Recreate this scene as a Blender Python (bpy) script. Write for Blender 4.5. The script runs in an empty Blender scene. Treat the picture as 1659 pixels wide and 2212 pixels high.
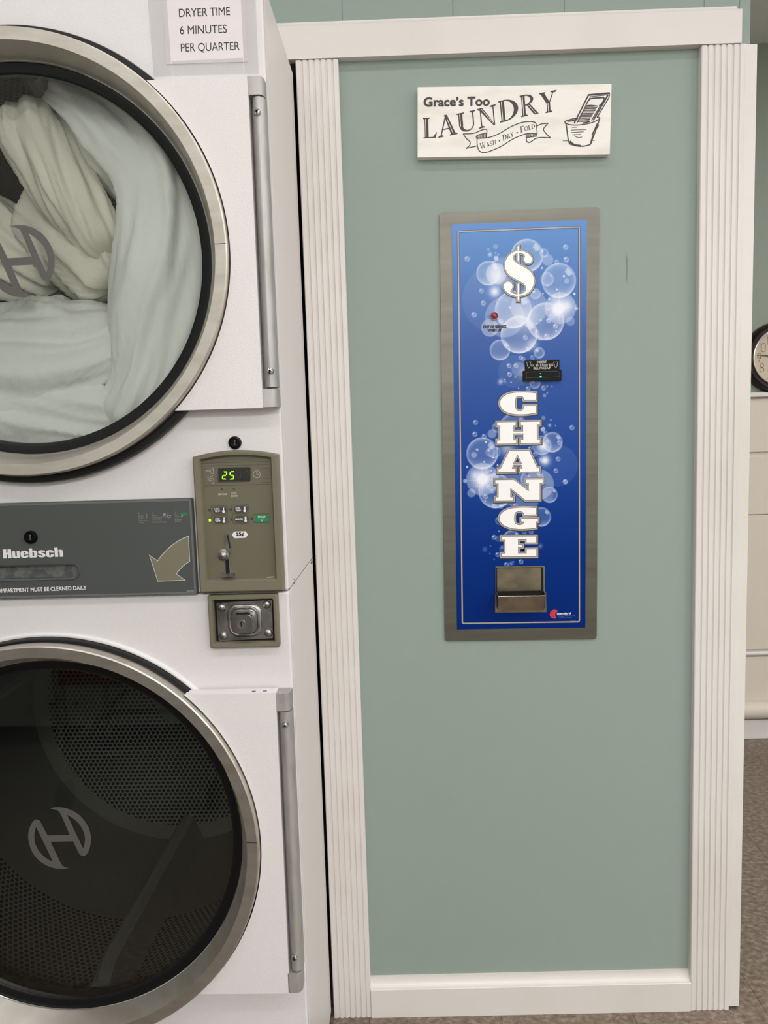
import bpy, math, random
from mathutils import Vector, Matrix, noise
from mathutils.geometry import tessellate_polygon
R = math.radians; PI = math.pi
S = bpy.context.scene
COL = S.collection
random.seed(3)

# ------------------------------------------------------------------ camera of the photograph
F_PX, CX, CY = 1688.03, 829.5, 1106.0
CAM = Vector((0.0, -1.57, 1.2699))
C_R = Vector((0.99948445, 0.00939926, -0.0307001))
C_U = Vector((0.02952721, 0.10642405, 0.99388232))
C_F = Vector((-0.01260898, 0.99427641, -0.10609165))
YAW = -0.019124                                   # the dryer stands slightly askew of the wall
D_E = Vector((math.cos(YAW), math.sin(YAW), 0)); D_N = Vector((-math.sin(YAW), math.cos(YAW), 0))
D_DEPTH = 0.325
D_O = Vector((-0.1675, -0.003, 0)) - D_N * D_DEPTH  # front right foot of the dryer

def ray(px, py):
    return C_F + C_R * ((px - CX) / F_PX) - C_U * ((py - CY) / F_PX)
def W(px, py, Y=0.0):                              # photo point -> (x, z) on the wall plane y = Y
    d = ray(px, py); t = (Y - CAM.y) / d.y; p = CAM + d * t
    return (p.x, p.z)
def D(px, py, off=0.0):                            # photo point -> dryer (x, z) on the plane off metres in front of its front
    P0 = D_O - D_N * off; d = ray(px, py); t = (P0 - CAM).dot(D_N) / d.dot(D_N); p = CAM + d * t
    return ((p - D_O).dot(D_E), p.z)

# ------------------------------------------------------------------ materials
def lin(c):
    o = []
    for v in c[:3]:
        v = v / 255.0
        o.append(v / 12.92 if v <= 0.04045 else ((v + 0.055) / 1.055) ** 2.4)
    return (*o, 1.0)
class NT:
    def __init__(s, name):
        m = bpy.data.materials.new(name); m.use_nodes = True; s.m = m; s.t = m.node_tree; s.t.nodes.clear()
        s.out = s.n('ShaderNodeOutputMaterial')
    def n(s, typ, **kw):
        nd = s.t.nodes.new(typ)
        for k, v in kw.items(): setattr(nd, k, v)
        return nd
    def l(s, a, b): s.t.links.new(a, b)
    def math(s, op, a, b=None, clamp=False):
        nd = s.n('ShaderNodeMath', operation=op); nd.use_clamp = clamp
        for i, v in enumerate((a, b)):
            if v is None: continue
            if isinstance(v, (int, float)): nd.inputs[i].default_value = v
            else: s.l(v, nd.inputs[i])
        return nd.outputs[0]
def mat(name, rgb, rough=0.5, metal=0.0, bump=None, var=None, coat=0.0, spec=0.5, emit=None, aniso=None):
    """bump=(scale xyz, strength, distance, kind)  var=(scale xyz, rgb2, lo, hi)"""
    k = NT(name); b = k.n('ShaderNodeBsdfPrincipled'); k.l(b.outputs[0], k.out.inputs[0])
    b.inputs['Base Color'].default_value = lin(rgb); b.inputs['Roughness'].default_value = rough
    b.inputs['Metallic'].default_value = metal; b.inputs['Specular IOR Level'].default_value = spec
    b.inputs['Coat Weight'].default_value = coat
    tc = k.n('ShaderNodeTexCoord')
    def mp(sc):
        m_ = k.n('ShaderNodeMapping'); m_.inputs['Scale'].default_value = sc if isinstance(sc, tuple) else (sc,) * 3
        k.l(tc.outputs['Object'], m_.inputs[0]); return m_.outputs[0]
    if var:
        nz = k.n('ShaderNodeTexNoise'); nz.inputs['Scale'].default_value = 1; nz.inputs['Detail'].default_value = 5
        k.l(mp(var[0]), nz.inputs['Vector'])
        rp = k.n('ShaderNodeMapRange'); rp.inputs[1].default_value = var[2]; rp.inputs[2].default_value = var[3]
        k.l(nz.outputs[0], rp.inputs[0])
        mx = k.n('ShaderNodeMix', data_type='RGBA'); k.l(rp.outputs[0], mx.inputs[0])
        mx.inputs[6].default_value = lin(rgb); mx.inputs[7].default_value = lin(var[1])
        k.l(mx.outputs[2], b.inputs['Base Color'])
    if bump:
        kind = bump[3] if len(bump) > 3 else 'noise'
        if kind == 'leather':
            v = k.n('ShaderNodeTexVoronoi', feature='DISTANCE_TO_EDGE'); v.inputs['Scale'].default_value = 1
            nz = k.n('ShaderNodeTexNoise'); nz.inputs['Scale'].default_value = 1.3; nz.inputs['Detail'].default_value = 4
            mpv = mp(bump[0]); k.l(mpv, nz.inputs['Vector'])
            ad = k.n('ShaderNodeVectorMath', operation='ADD'); k.l(mpv, ad.inputs[0]); k.l(nz.outputs['Color'], ad.inputs[1])
            k.l(ad.outputs[0], v.inputs['Vector'])
            h = k.math('ADD', k.math('MULTIPLY', v.outputs['Distance'], 0.7), k.math('MULTIPLY', nz.outputs[0], 0.9))
        else:
            nz = k.n('ShaderNodeTexNoise'); nz.inputs['Scale'].default_value = 1; nz.inputs['Detail'].default_value = 4
            k.l(mp(bump[0]), nz.inputs['Vector']); h = nz.outputs[0]
        bp = k.n('ShaderNodeBump'); bp.inputs['Strength'].default_value = bump[1]; bp.inputs['Distance'].default_value = bump[2]
        k.l(h, bp.inputs['Height']); k.l(bp.outputs[0], b.inputs['Normal'])
    if emit:
        b.inputs['Emission Color'].default_value = lin(emit[0]); b.inputs['Emission Strength'].default_value = emit[1]
    return k.m
def glass_mat(name, tint, refl_boost=1.0, rough=0.0):
    k = NT(name); tr = k.n('ShaderNodeBsdfTransparent'); tr.inputs[0].default_value = lin(tint)
    gl = k.n('ShaderNodeBsdfGlossy'); gl.inputs['Roughness'].default_value = rough; gl.inputs[0].default_value = (1, 1, 1, 1)
    fr = k.n('ShaderNodeFresnel'); fr.inputs[0].default_value = 1.5
    mx = k.n('ShaderNodeMixShader'); k.l(k.math('MULTIPLY', fr.outputs[0], refl_boost, True), mx.inputs[0])
    k.l(tr.outputs[0], mx.inputs[1]); k.l(gl.outputs[0], mx.inputs[2]); k.l(mx.outputs[0], k.out.inputs[0])
    return k.m

M = {}
M['sage'] = mat('sage_wall_paint', (143, 156, 148), 0.55, bump=((90, 90, 90), 0.08, 0.002), spec=0.3)
M['sage_dark'] = mat('grey_green_wall_paint', (140, 148, 136), 0.6, bump=((60,) * 3, 0.1, 0.002))
M['trim'] = mat('white_gloss_trim_paint', (219, 213, 209), 0.38, bump=((60, 60, 12), 0.08, 0.002), var=((3, 3, 2.2), (210, 203, 196), .45, .75))
M['cream'] = mat('cream_wainscot_paint', (214, 202, 190), 0.45, bump=((40,) * 3, 0.08, 0.003))
M['dryer_white'] = mat('leather_grained_white_enamel', (220, 216, 216), 0.34, bump=((230, 230, 300), 0.28, 0.001, 'leather'))
M['dryer_side'] = mat('smooth_white_enamel', (228, 221, 217), 0.36, bump=((30,) * 3, 0.04, 0.002))
M['dryer_plate'] = mat('leather_grained_white_door_enamel', (224, 219, 219), 0.36, bump=((230, 230, 300), 0.28, 0.001, 'leather'))
M['steel'] = mat('brushed_stainless_rim', (204, 199, 191), 0.47, 1.0, bump=((260, 260, 25), 0.05, 0.001), var=((14, 14, 60), (190, 183, 172), .4, .7))
M['plate_steel'] = mat('brushed_steel_plate', (110, 109, 101), 0.42, 1.0, bump=((420, 420, 18), 0.06, 0.001), var=((4, 4, 60), (102, 99, 91), .35, .7))
M['tray_steel'] = mat('worn_steel_tray', (140, 130, 114), 0.3, 1.0, var=((20, 20, 30), (112, 104, 92), .4, .65))
M['tray_edge'] = mat('polished_tray_edge', (215, 208, 190), 0.25, 1.0)
M['chrome'] = mat('chrome', (205, 205, 205), 0.08, 1.0)
M['zinc'] = mat('zinc_plated_steel', (172, 170, 166), 0.36, 1.0, var=((40,) * 3, (128, 128, 128), .4, .6))
M['rubber'] = mat('black_rubber', (13, 13, 15), 0.4, spec=.3)
M['blackp'] = mat('black_plastic', (9, 9, 10), 0.3, spec=.15)
M['void'] = mat('dark_interior', (10, 10, 11), 0.9)
M['hinge'] = mat('silver_hinge_paint', (178, 175, 172), 0.48, 0.5, var=((60, 60, 18), (160, 157, 153), .45, .7))
M['olive'] = mat('olive_plastic', (113, 109, 90), 0.45, bump=((300,) * 3, 0.04, 0.001))
M['olive_face'] = mat('olive_fascia', (102, 98, 80), 0.4)
M['olive_line'] = mat('dark_olive_print', (62, 58, 44), 0.5)
M['print_light'] = mat('pale_print', (196, 193, 184), 0.5)
M['print_dim'] = mat('dim_grey_print', (140, 142, 138), 0.5)
M['btn'] = mat('charcoal_button', (62, 62, 60), 0.4)
M['green'] = mat('green_button', (14, 128, 82), 0.4)
M['disp'] = mat('display_window', (30, 29, 22), 0.12)
M['disp_off'] = mat('unlit_segments', (50, 42, 34), 0.3)
M['seg'] = mat('lit_green_segments', (160, 230, 20), 0.5, emit=((150, 255, 10), 1.6))
M['led_green'] = mat('lit_green_led', (160, 230, 20), 0.5, emit=((170, 255, 10), 1.5))
M['led_cyan'] = mat('lit_cyan_led', (60, 230, 170), 0.5, emit=((40, 255, 170), 2.2))
M['lint'] = mat('charcoal_panel', (74, 77, 76), 0.42, bump=((200,) * 3, 0.03, 0.001))
M['lint_trim'] = mat('grey_panel_edge', (104, 104, 104), 0.4)
M['handle_in'] = mat('worn_handle_recess', (112, 114, 113), 0.45, 0.3, var=((90,) * 3, (86, 88, 87), .4, .6))
M['arrow'] = mat('olive_arrow_print', (118, 114, 94), 0.45)
M['white_print'] = mat('white_print', (226, 224, 224), 0.45)
M['letter_white'] = mat('letter_white', (246, 243, 242), 0.35)
M['letter_grey'] = mat('letter_grey', (168, 162, 158), 0.35)
M['letter_dark'] = mat('letter_dark', (44, 40, 44), 0.35)
M['ink'] = mat('black_ink', (30, 30, 33), 0.5)
M['sign_ink'] = mat('charcoal_sign_ink', (62, 56, 55), 0.6)
M['sign'] = mat('distressed_white_board', (238, 232, 226), 0.55, bump=((30, 30, 160), 0.12, 0.002), var=((9, 9, 40), (224, 216, 208), .5, .72))
M['paper'] = mat('white_paper', (226, 217, 218), 0.7, bump=((18, 18, 26), 0.25, 0.004))
M['red'] = mat('red_lens', (150, 12, 16), 0.12, coat=0.6)
M['red_print'] = mat('red_print', (205, 52, 56), 0.4)
M['blue_print'] = mat('blue_grey_print', (96, 128, 190), 0.4)
M['emblem'] = mat('grey_emblem_print', (88, 85, 83), 0.5)
M['glass'] = glass_mat('door_glass', (244, 247, 245), 1.7)
M['clock_glass'] = glass_mat('clock_glass', (250, 248, 244), 1.0)
M['tape'] = None
M['sheet'] = mat('white_cotton', (240, 240, 235), 0.85, bump=((24, 24, 17), 0.55, 0.008), spec=0.2)
M['sheet_b'] = mat('cream_cotton', (234, 229, 216), 0.85, bump=((30, 30, 22), 0.5, 0.007), spec=0.2)
M['drum_rib'] = mat('galvanised_rib', (112, 111, 104), 0.38, 0.3)
M['drum_solid'] = mat('galvanised_drum', (98, 97, 91), 0.42, 0.3)
M['wood_dark'] = mat('dark_mahogany', (30, 13, 12), 0.3, coat=0.15, spec=.3)
M['clock_rim'] = mat('pale_metal_rim', (226, 220, 206), 0.25, 0.6)
M['clock_face'] = mat('ivory_dial', (226, 214, 200), 0.6)
M['clock_ink'] = mat('brown_dial_ink', (74, 62, 56), 0.6)
M['scuff'] = mat('grey_scuff', (118, 129, 121), 0.7)
M['washer'] = mat('washer_enamel', (214, 214, 212), 0.35)
M['cart_red'] = mat('red_cart_bag', (118, 22, 26), 0.6)
M['ceil'] = mat('white_ceiling_tile', (225, 223, 218), 0.8, bump=((50,) * 3, .2, .003))
M['room'] = mat('pale_room_paint', (200, 205, 198), 0.7)

def tape_mat():
    k = NT('clear_tape'); tr = k.n('ShaderNodeBsdfTransparent'); tr.inputs[0].default_value = (.97, .97, .97, 1)
    df = k.n('ShaderNodeBsdfPrincipled'); df.inputs['Base Color'].default_value = lin((196, 194, 192)); df.inputs['Roughness'].default_value = .25
    mx = k.n('ShaderNodeMixShader'); mx.inputs[0].default_value = .3
    k.l(tr.outputs[0], mx.inputs[1]); k.l(df.outputs[0], mx.inputs[2]); k.l(mx.outputs[0], k.out.inputs[0]); return k.m
M['tape'] = tape_mat()

def floor_mat():
    k = NT('vinyl_composition_tile'); b = k.n('ShaderNodeBsdfPrincipled'); k.l(b.outputs[0], k.out.inputs[0]); b.inputs['Roughness'].default_value = .33
    tc = k.n('ShaderNodeTexCoord'); mp = k.n('ShaderNodeMapping'); mp.inputs['Location'].default_value = (.085, 1.4, 0)
    k.l(tc.outputs['Object'], mp.inputs[0])
    br = k.n('ShaderNodeTexBrick'); br.offset = 0; br.inputs['Scale'].default_value = 1; br.inputs['Brick Width'].default_value = .284; br.inputs['Row Height'].default_value = 3.0
    br.inputs['Mortar Size'].default_value = .0009; br.inputs['Color1'].default_value = (1, 1, 1, 1); br.inputs['Color2'].default_value = (.93, .93, .93, 1); br.inputs['Mortar'].default_value = (.42, .4, .38, 1)
    k.l(mp.outputs[0], br.inputs['Vector'])
    mp2 = k.n('ShaderNodeMapping'); mp2.inputs['Scale'].default_value = (62, 84, 1); mp2.inputs['Rotation'].default_value = (0, 0, R(3)); k.l(tc.outputs['Object'], mp2.inputs[0])
    nz = k.n('ShaderNodeTexNoise'); nz.inputs['Scale'].default_value = 1; nz.inputs['Detail'].default_value = 4; nz.inputs['Roughness'].default_value = .65; k.l(mp2.outputs[0], nz.inputs['Vector'])
    cr = k.n('ShaderNodeValToRGB'); e = cr.color_ramp.elements
    e[0].position = .34; e[0].color = lin((92, 78, 67)); e[1].position = .7; e[1].color = lin((152, 138, 124))
    e2 = cr.color_ramp.elements.new(.5); e2.color = lin((118, 103, 90)); k.l(nz.outputs[0], cr.inputs[0])
    mx = k.n('ShaderNodeMix', data_type='RGBA', blend_type='MULTIPLY'); mx.inputs[0].default_value = 1
    k.l(cr.outputs[0], mx.inputs[6]); k.l(br.outputs[0], mx.inputs[7]); k.l(mx.outputs[2], b.inputs['Base Color']); return k.m
M['floor'] = floor_mat()

def perf_mat(name, base, u_p, v_p, rad):
    """perforated sheet: dark punched holes in a hexagonal array over the UV map (metres)"""
    k = NT(name); b = k.n('ShaderNodeBsdfPrincipled'); k.l(b.outputs[0], k.out.inputs[0])
    b.inputs['Roughness'].default_value = .42; b.inputs['Metallic'].default_value = .25
    uv = k.n('ShaderNodeUVMap'); sp = k.n('ShaderNodeSeparateXYZ'); k.l(uv.outputs[0], sp.inputs[0])
    def dots(du, dv):
        u = k.math('ADD', k.math('DIVIDE', sp.outputs[0], u_p), du); v = k.math('ADD', k.math('DIVIDE', sp.outputs[1], v_p), dv)
        fu = k.math('MULTIPLY', k.math('SUBTRACT', k.math('FRACT', u), .5), u_p); fv = k.math('MULTIPLY', k.math('SUBTRACT', k.math('FRACT', v), .5), v_p)
        d2 = k.math('ADD', k.math('MULTIPLY', fu, fu), k.math('MULTIPLY', fv, fv)); return k.math('LESS_THAN', d2, rad * rad)
    h = k.math('MAXIMUM', dots(0.0, 0.0), dots(.5, .5))
    mx = k.n('ShaderNodeMix', data_type='RGBA'); k.l(h, mx.inputs[0]); mx.inputs[6].default_value = lin(base); mx.inputs[7].default_value = (.003, .003, .003, 1)
    k.l(mx.outputs[2], b.inputs['Base Color']); return k.m
M['perf'] = perf_mat('perforated_drum_sheet', (112, 112, 106), .0118, .0204, .0043)

def art_mat():
    k = NT('printed_bubble_art'); b = k.n('ShaderNodeBsdfPrincipled'); k.l(b.outputs[0], k.out.inputs[0]); b.inputs['Roughness'].default_value = .3; b.inputs['Specular IOR Level'].default_value = .08
    at = k.n('ShaderNodeAttribute'); at.attribute_name = 'print'; k.l(at.outputs['Color'], b.inputs['Base Color']); return k.m
M['art'] = art_mat()

# ------------------------------------------------------------------ mesh helpers
class MB:
    def __init__(s): s.v = []; s.f = []
    def add(s, vs, fs):
        o = len(s.v); s.v += [tuple(v) for v in vs]; s.f += [tuple(i + o for i in f) for f in fs]; return s
    def box(s, x0, x1, y0, y1, z0, z1):
        return s.add([(x0, y0, z0), (x1, y0, z0), (x1, y1, z0), (x0, y1, z0), (x0, y0, z1), (x1, y0, z1), (x1, y1, z1), (x0, y1, z1)],
                     [(0, 3, 2, 1), (4, 5, 6, 7), (0, 1, 5, 4), (1, 2, 6, 5), (2, 3, 7, 6), (3, 0, 4, 7)])
    def flat(s, loops, y):                          # filled outline(s) in the x-z plane at depth y, facing -y
        pts = [p for lp in loops for p in lp]
        tr = tessellate_polygon([[Vector((p[0], p[1], 0)) for p in lp] for lp in loops])
        fs = []
        for t in tr:
            a, b_, c = (pts[i] for i in t)
            cr = (b_[0] - a[0]) * (c[1] - a[1]) - (b_[1] - a[1]) * (c[0] - a[0])
            if abs(cr) < 1e-14: continue
            fs.append(t if cr > 0 else (t[0], t[2], t[1]))
        return s.add([(p[0], y, p[1]) for p in pts], fs)
    def prism(s, loops, y0, y1):                    # outline(s) in x-z extruded from y0 (front) to y1 (back)
        s.flat(loops, y0)
        for lp in loops:
            n = len(lp); o = [(p[0], y0, p[1]) for p in lp] + [(p[0], y1, p[1]) for p in lp]
            s.add(o, [(i, (i + 1) % n, n + (i + 1) % n, n + i) for i in range(n)])
        return s.flat(loops, y1)
    def lathe(s, cx, cz, prof, n=96, closed=False):  # prof [(r, off)], axis along y, off towards the viewer
        o = []
        for i in range(n):
            a = 2 * PI * i / n
            for r, of in prof: o.append((cx + r * math.cos(a), -of, cz + r * math.sin(a)))
        m = len(prof); fs = []
        for i in range(n):
            j = (i + 1) % n
            for q in range(m if closed else m - 1):
                q2 = (q + 1) % m
                fs.append((i * m + q, i * m + q2, j * m + q2, j * m + q))
        return s.add(o, fs)
    def disc(s, cx, cz, r, off, n=48, sz=1.0):
        return s.flat([[(cx + r * math.cos(2 * PI * i / n), cz + sz * r * math.sin(2 * PI * i / n)) for i in range(n)]], -off)
    def dome(s, cx, cz, r, off0, h, n=28, rings=6):
        return s.lathe(cx, cz, [(max(r * math.cos(PI / 2 * q / rings), 1e-5), off0 + h * math.sin(PI / 2 * q / rings)) for q in range(rings + 1)], n)
    def tube(s, pts, r, n=10):
        pts = [Vector(p) for p in pts]; o = []; up = None
        for i, p in enumerate(pts):
            t = (pts[min(i + 1, len(pts) - 1)] - pts[max(i - 1, 0)]).normalized()
            if up is None:
                up = t.orthogonal().normalized()
            up = (up - t * up.dot(t)).normalized(); sd = t.cross(up)
            for k in range(n):
                a = 2 * PI * k / n; o.append(p + up * (r * math.cos(a)) + sd * (r * math.sin(a)))
        fs = [(i * n + k, i * n + (k + 1) % n, (i + 1) * n + (k + 1) % n, (i + 1) * n + k) for i in range(len(pts) - 1) for k in range(n)]
        fs.append(tuple(reversed(range(n)))); fs.append(tuple((len(pts) - 1) * n + k for k in range(n)))
        return s.add(o, fs)
    def stroke(s, pts, w, y, closed=False):          # printed line of width w in the x-z plane
        s.k = (getattr(s, 'k', 0) + 1) % 12; y -= 1.2e-5 * s.k
        n = len(pts); L_, R_ = [], []
        ws = w if isinstance(w, (list, tuple)) else [w] * n
        for i, p in enumerate(pts):
            a = pts[(i - 1) % n] if (closed or i > 0) else None; b = pts[(i + 1) % n] if (closed or i < n - 1) else None
            def nm(u, v):
                dx, dz = v[0] - u[0], v[1] - u[1]; l = math.hypot(dx, dz) or 1e-9; return (-dz / l, dx / l)
            if a is None: nx = nm(p, b); k = 1
            elif b is None: nx = nm(a, p); k = 1
            else:
                n1, n2 = nm(a, p), nm(p, b); sx, sz = n1[0] + n2[0], n1[1] + n2[1]; l = math.hypot(sx, sz)
                if l < 1e-6: nx, k = n1, 1
                else:
                    nx = (sx / l, sz / l); k = min(1 / max(nx[0] * n1[0] + nx[1] * n1[1], .2), 2.5)
            h = ws[i] / 2 * k; L_.append((p[0] + nx[0] * h, y, p[1] + nx[1] * h)); R_.append((p[0] - nx[0] * h, y, p[1] - nx[1] * h))
        m = n if closed else n - 1
        return s.add(L_ + R_, [(n + i, n + (i + 1) % n, (i + 1) % n, i) for i in range(m)])
    def xform(s, fn): s.v = [tuple(fn(v)) for v in s.v]; return s
    def build(s, name, m, parent=None, smooth=None, bevel=0, seg=2, world=False):
        me = bpy.data.meshes.new(name); vs = s.v
        if parent is not None and world:
            o0 = parent_origin(parent); vs = [(v[0] - o0[0], v[1] - o0[1], v[2] - o0[2]) for v in vs]
        me.from_pydata(vs, [], s.f); me.validate()
        me.materials.append(M[m] if isinstance(m, str) else m); me.update()
        if smooth:
            me.polygons.foreach_set('use_smooth', [True] * len(me.polygons)); me.set_sharp_from_angle(angle=R(smooth))
        o = bpy.data.objects.new(name, me); COL.objects.link(o)
        if parent is not None: o.parent = parent
        if bevel:
            b = o.modifiers.new('edge_round', 'BEVEL'); b.width = bevel; b.segments = seg; b.limit_method = 'ANGLE'; b.angle_limit = R(40)
        return o
def parent_origin(o):
    p = Vector((0, 0, 0))
    while o is not None: p += o.location; o = o.parent
    return p
def tag(o, label, cat, group=None, kind=None):
    o['label'] = label; o['category'] = cat
    if group: o['group'] = group
    if kind: o['kind'] = kind
    return o
def empty(name, loc, label, cat, rz=0, group=None):
    o = bpy.data.objects.new(name, None); o.empty_display_size = .05; COL.objects.link(o); o.location = loc; o.rotation_euler = (0, 0, rz)
    return tag(o, label, cat, group)
def struct(name, mb, m, label=None, parent=None, **kw):
    o = mb.build(name, m, parent, **kw); o['kind'] = 'structure'
    if label: o['label'] = label
    return o
def offs(poly, d):                                   # outline grown outwards by d
    n = len(poly); A = sum(poly[i][0] * poly[(i + 1) % n][1] - poly[(i + 1) % n][0] * poly[i][1] for i in range(n))
    sg = 1 if A > 0 else -1; out = []
    for i, p in enumerate(poly):
        a, b = poly[i - 1], poly[(i + 1) % n]
        def nm(u, v):
            dx, dz = v[0] - u[0], v[1] - u[1]; l = math.hypot(dx, dz) or 1e-9; return (dz / l * sg, -dx / l * sg)
        n1, n2 = nm(a, p), nm(p, b); sx, sz = n1[0] + n2[0], n1[1] + n2[1]; l = math.hypot(sx, sz)
        if l < 1e-6: out.append((p[0] + n1[0] * d, p[1] + n1[1] * d)); continue
        nx = (sx / l, sz / l); k = min(1 / max(nx[0] * n1[0] + nx[1] * n1[1], .3), 1.6)
        out.append((p[0] + nx[0] * d * k, p[1] + nx[1] * d * k))
    return out
def smooth_loop(poly, it=2, sharp=55):               # rounds a traced outline, keeping its true corners
    for _ in range(it):
        n = len(poly); out = []
        for i, p in enumerate(poly):
            a, b = poly[i - 1], poly[(i + 1) % n]
            a1 = math.atan2(p[1] - a[1], p[0] - a[0]); a2 = math.atan2(b[1] - p[1], b[0] - p[0])
            t = abs((a2 - a1 + PI) % (2 * PI) - PI)
            if t > R(sharp): out.append(p)
            else: out += [(p[0] * .75 + a[0] * .25, p[1] * .75 + a[1] * .25), (p[0] * .75 + b[0] * .25, p[1] * .75 + b[1] * .25)]
        poly = out
    return poly
def crom(pts, n=10):
    out = []
    P = [pts[0]] + list(pts) + [pts[-1]]
    for i in range(1, len(P) - 2):
        for k in range(n):
            t = k / n; r = []
            for c in range(len(P[i])):
                p0, p1, p2, p3 = P[i - 1][c], P[i][c], P[i + 1][c], P[i + 2][c]
                r.append(.5 * (2 * p1 + (p2 - p0) * t + (2 * p0 - 5 * p1 + 4 * p2 - p3) * t * t + (3 * p1 - p0 - 3 * p2 + p3) * t ** 3))
            out.append(tuple(r))
    out.append(tuple(pts[-1])); return out
def rrect(x0, x1, z0, z1, r, n=6):
    o = []
    for cx, cz, a0 in ((x1 - r, z1 - r, 0), (x0 + r, z1 - r, 90), (x0 + r, z0 + r, 180), (x1 - r, z0 + r, 270)):
        for i in range(n + 1):
            a = R(a0 + 90 * i / n); o.append((cx + r * math.cos(a), cz + r * math.sin(a)))
    return o
_gl = {}
def font_mesh(body):
    if body not in _gl:
        cu = bpy.data.curves.new('t', 'FONT'); cu.body = body; cu.size = 1; cu.resolution_u = 5
        o = bpy.data.objects.new('t', cu); COL.objects.link(o); bpy.context.view_layer.update()
        me = bpy.data.meshes.new_from_object(o.evaluated_get(bpy.context.evaluated_depsgraph_get()))
        _gl[body] = ([tuple(v.co[:2]) for v in me.vertices], [tuple(p.vertices) for p in me.polygons])
        bpy.data.objects.remove(o); bpy.data.curves.remove(cu); bpy.data.meshes.remove(me)
    return _gl[body]
CAP = max(v[1] for v in font_mesh('H')[0])
def text(mb, body, A, B, h, y, bold=0.0, slant=0.0):
    """sets a line of lettering with its baseline from A to B (x, z), cap height h"""
    vs, fs = font_mesh(body); x0 = min(v[0] for v in vs); x1 = max(v[0] for v in vs)
    ux, uz = B[0] - A[0], B[1] - A[1]; L_ = math.hypot(ux, uz); ux /= L_; uz /= L_
    sx = (L_ - 2 * bold) / (x1 - x0); sz = (h - 2 * bold) / CAP
    sh = [(0, 0)] if not bold else [(bold * math.cos(a), bold * math.sin(a)) for a in [2 * PI * q / 8 for q in range(8)]] + [(0, 0)]
    for q_, (dx, dz) in enumerate(sh):
        o = []; yq = y - 1.5e-5 * q_
        for v in vs:
            p = bold + (v[0] - x0) * sx + dx + slant * (v[1] * sz); q = bold + v[1] * sz + dz
            o.append((A[0] + ux * p - uz * q, yq, A[1] + uz * p + ux * q))
        mb.add(o, fs)
    return mb

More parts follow.
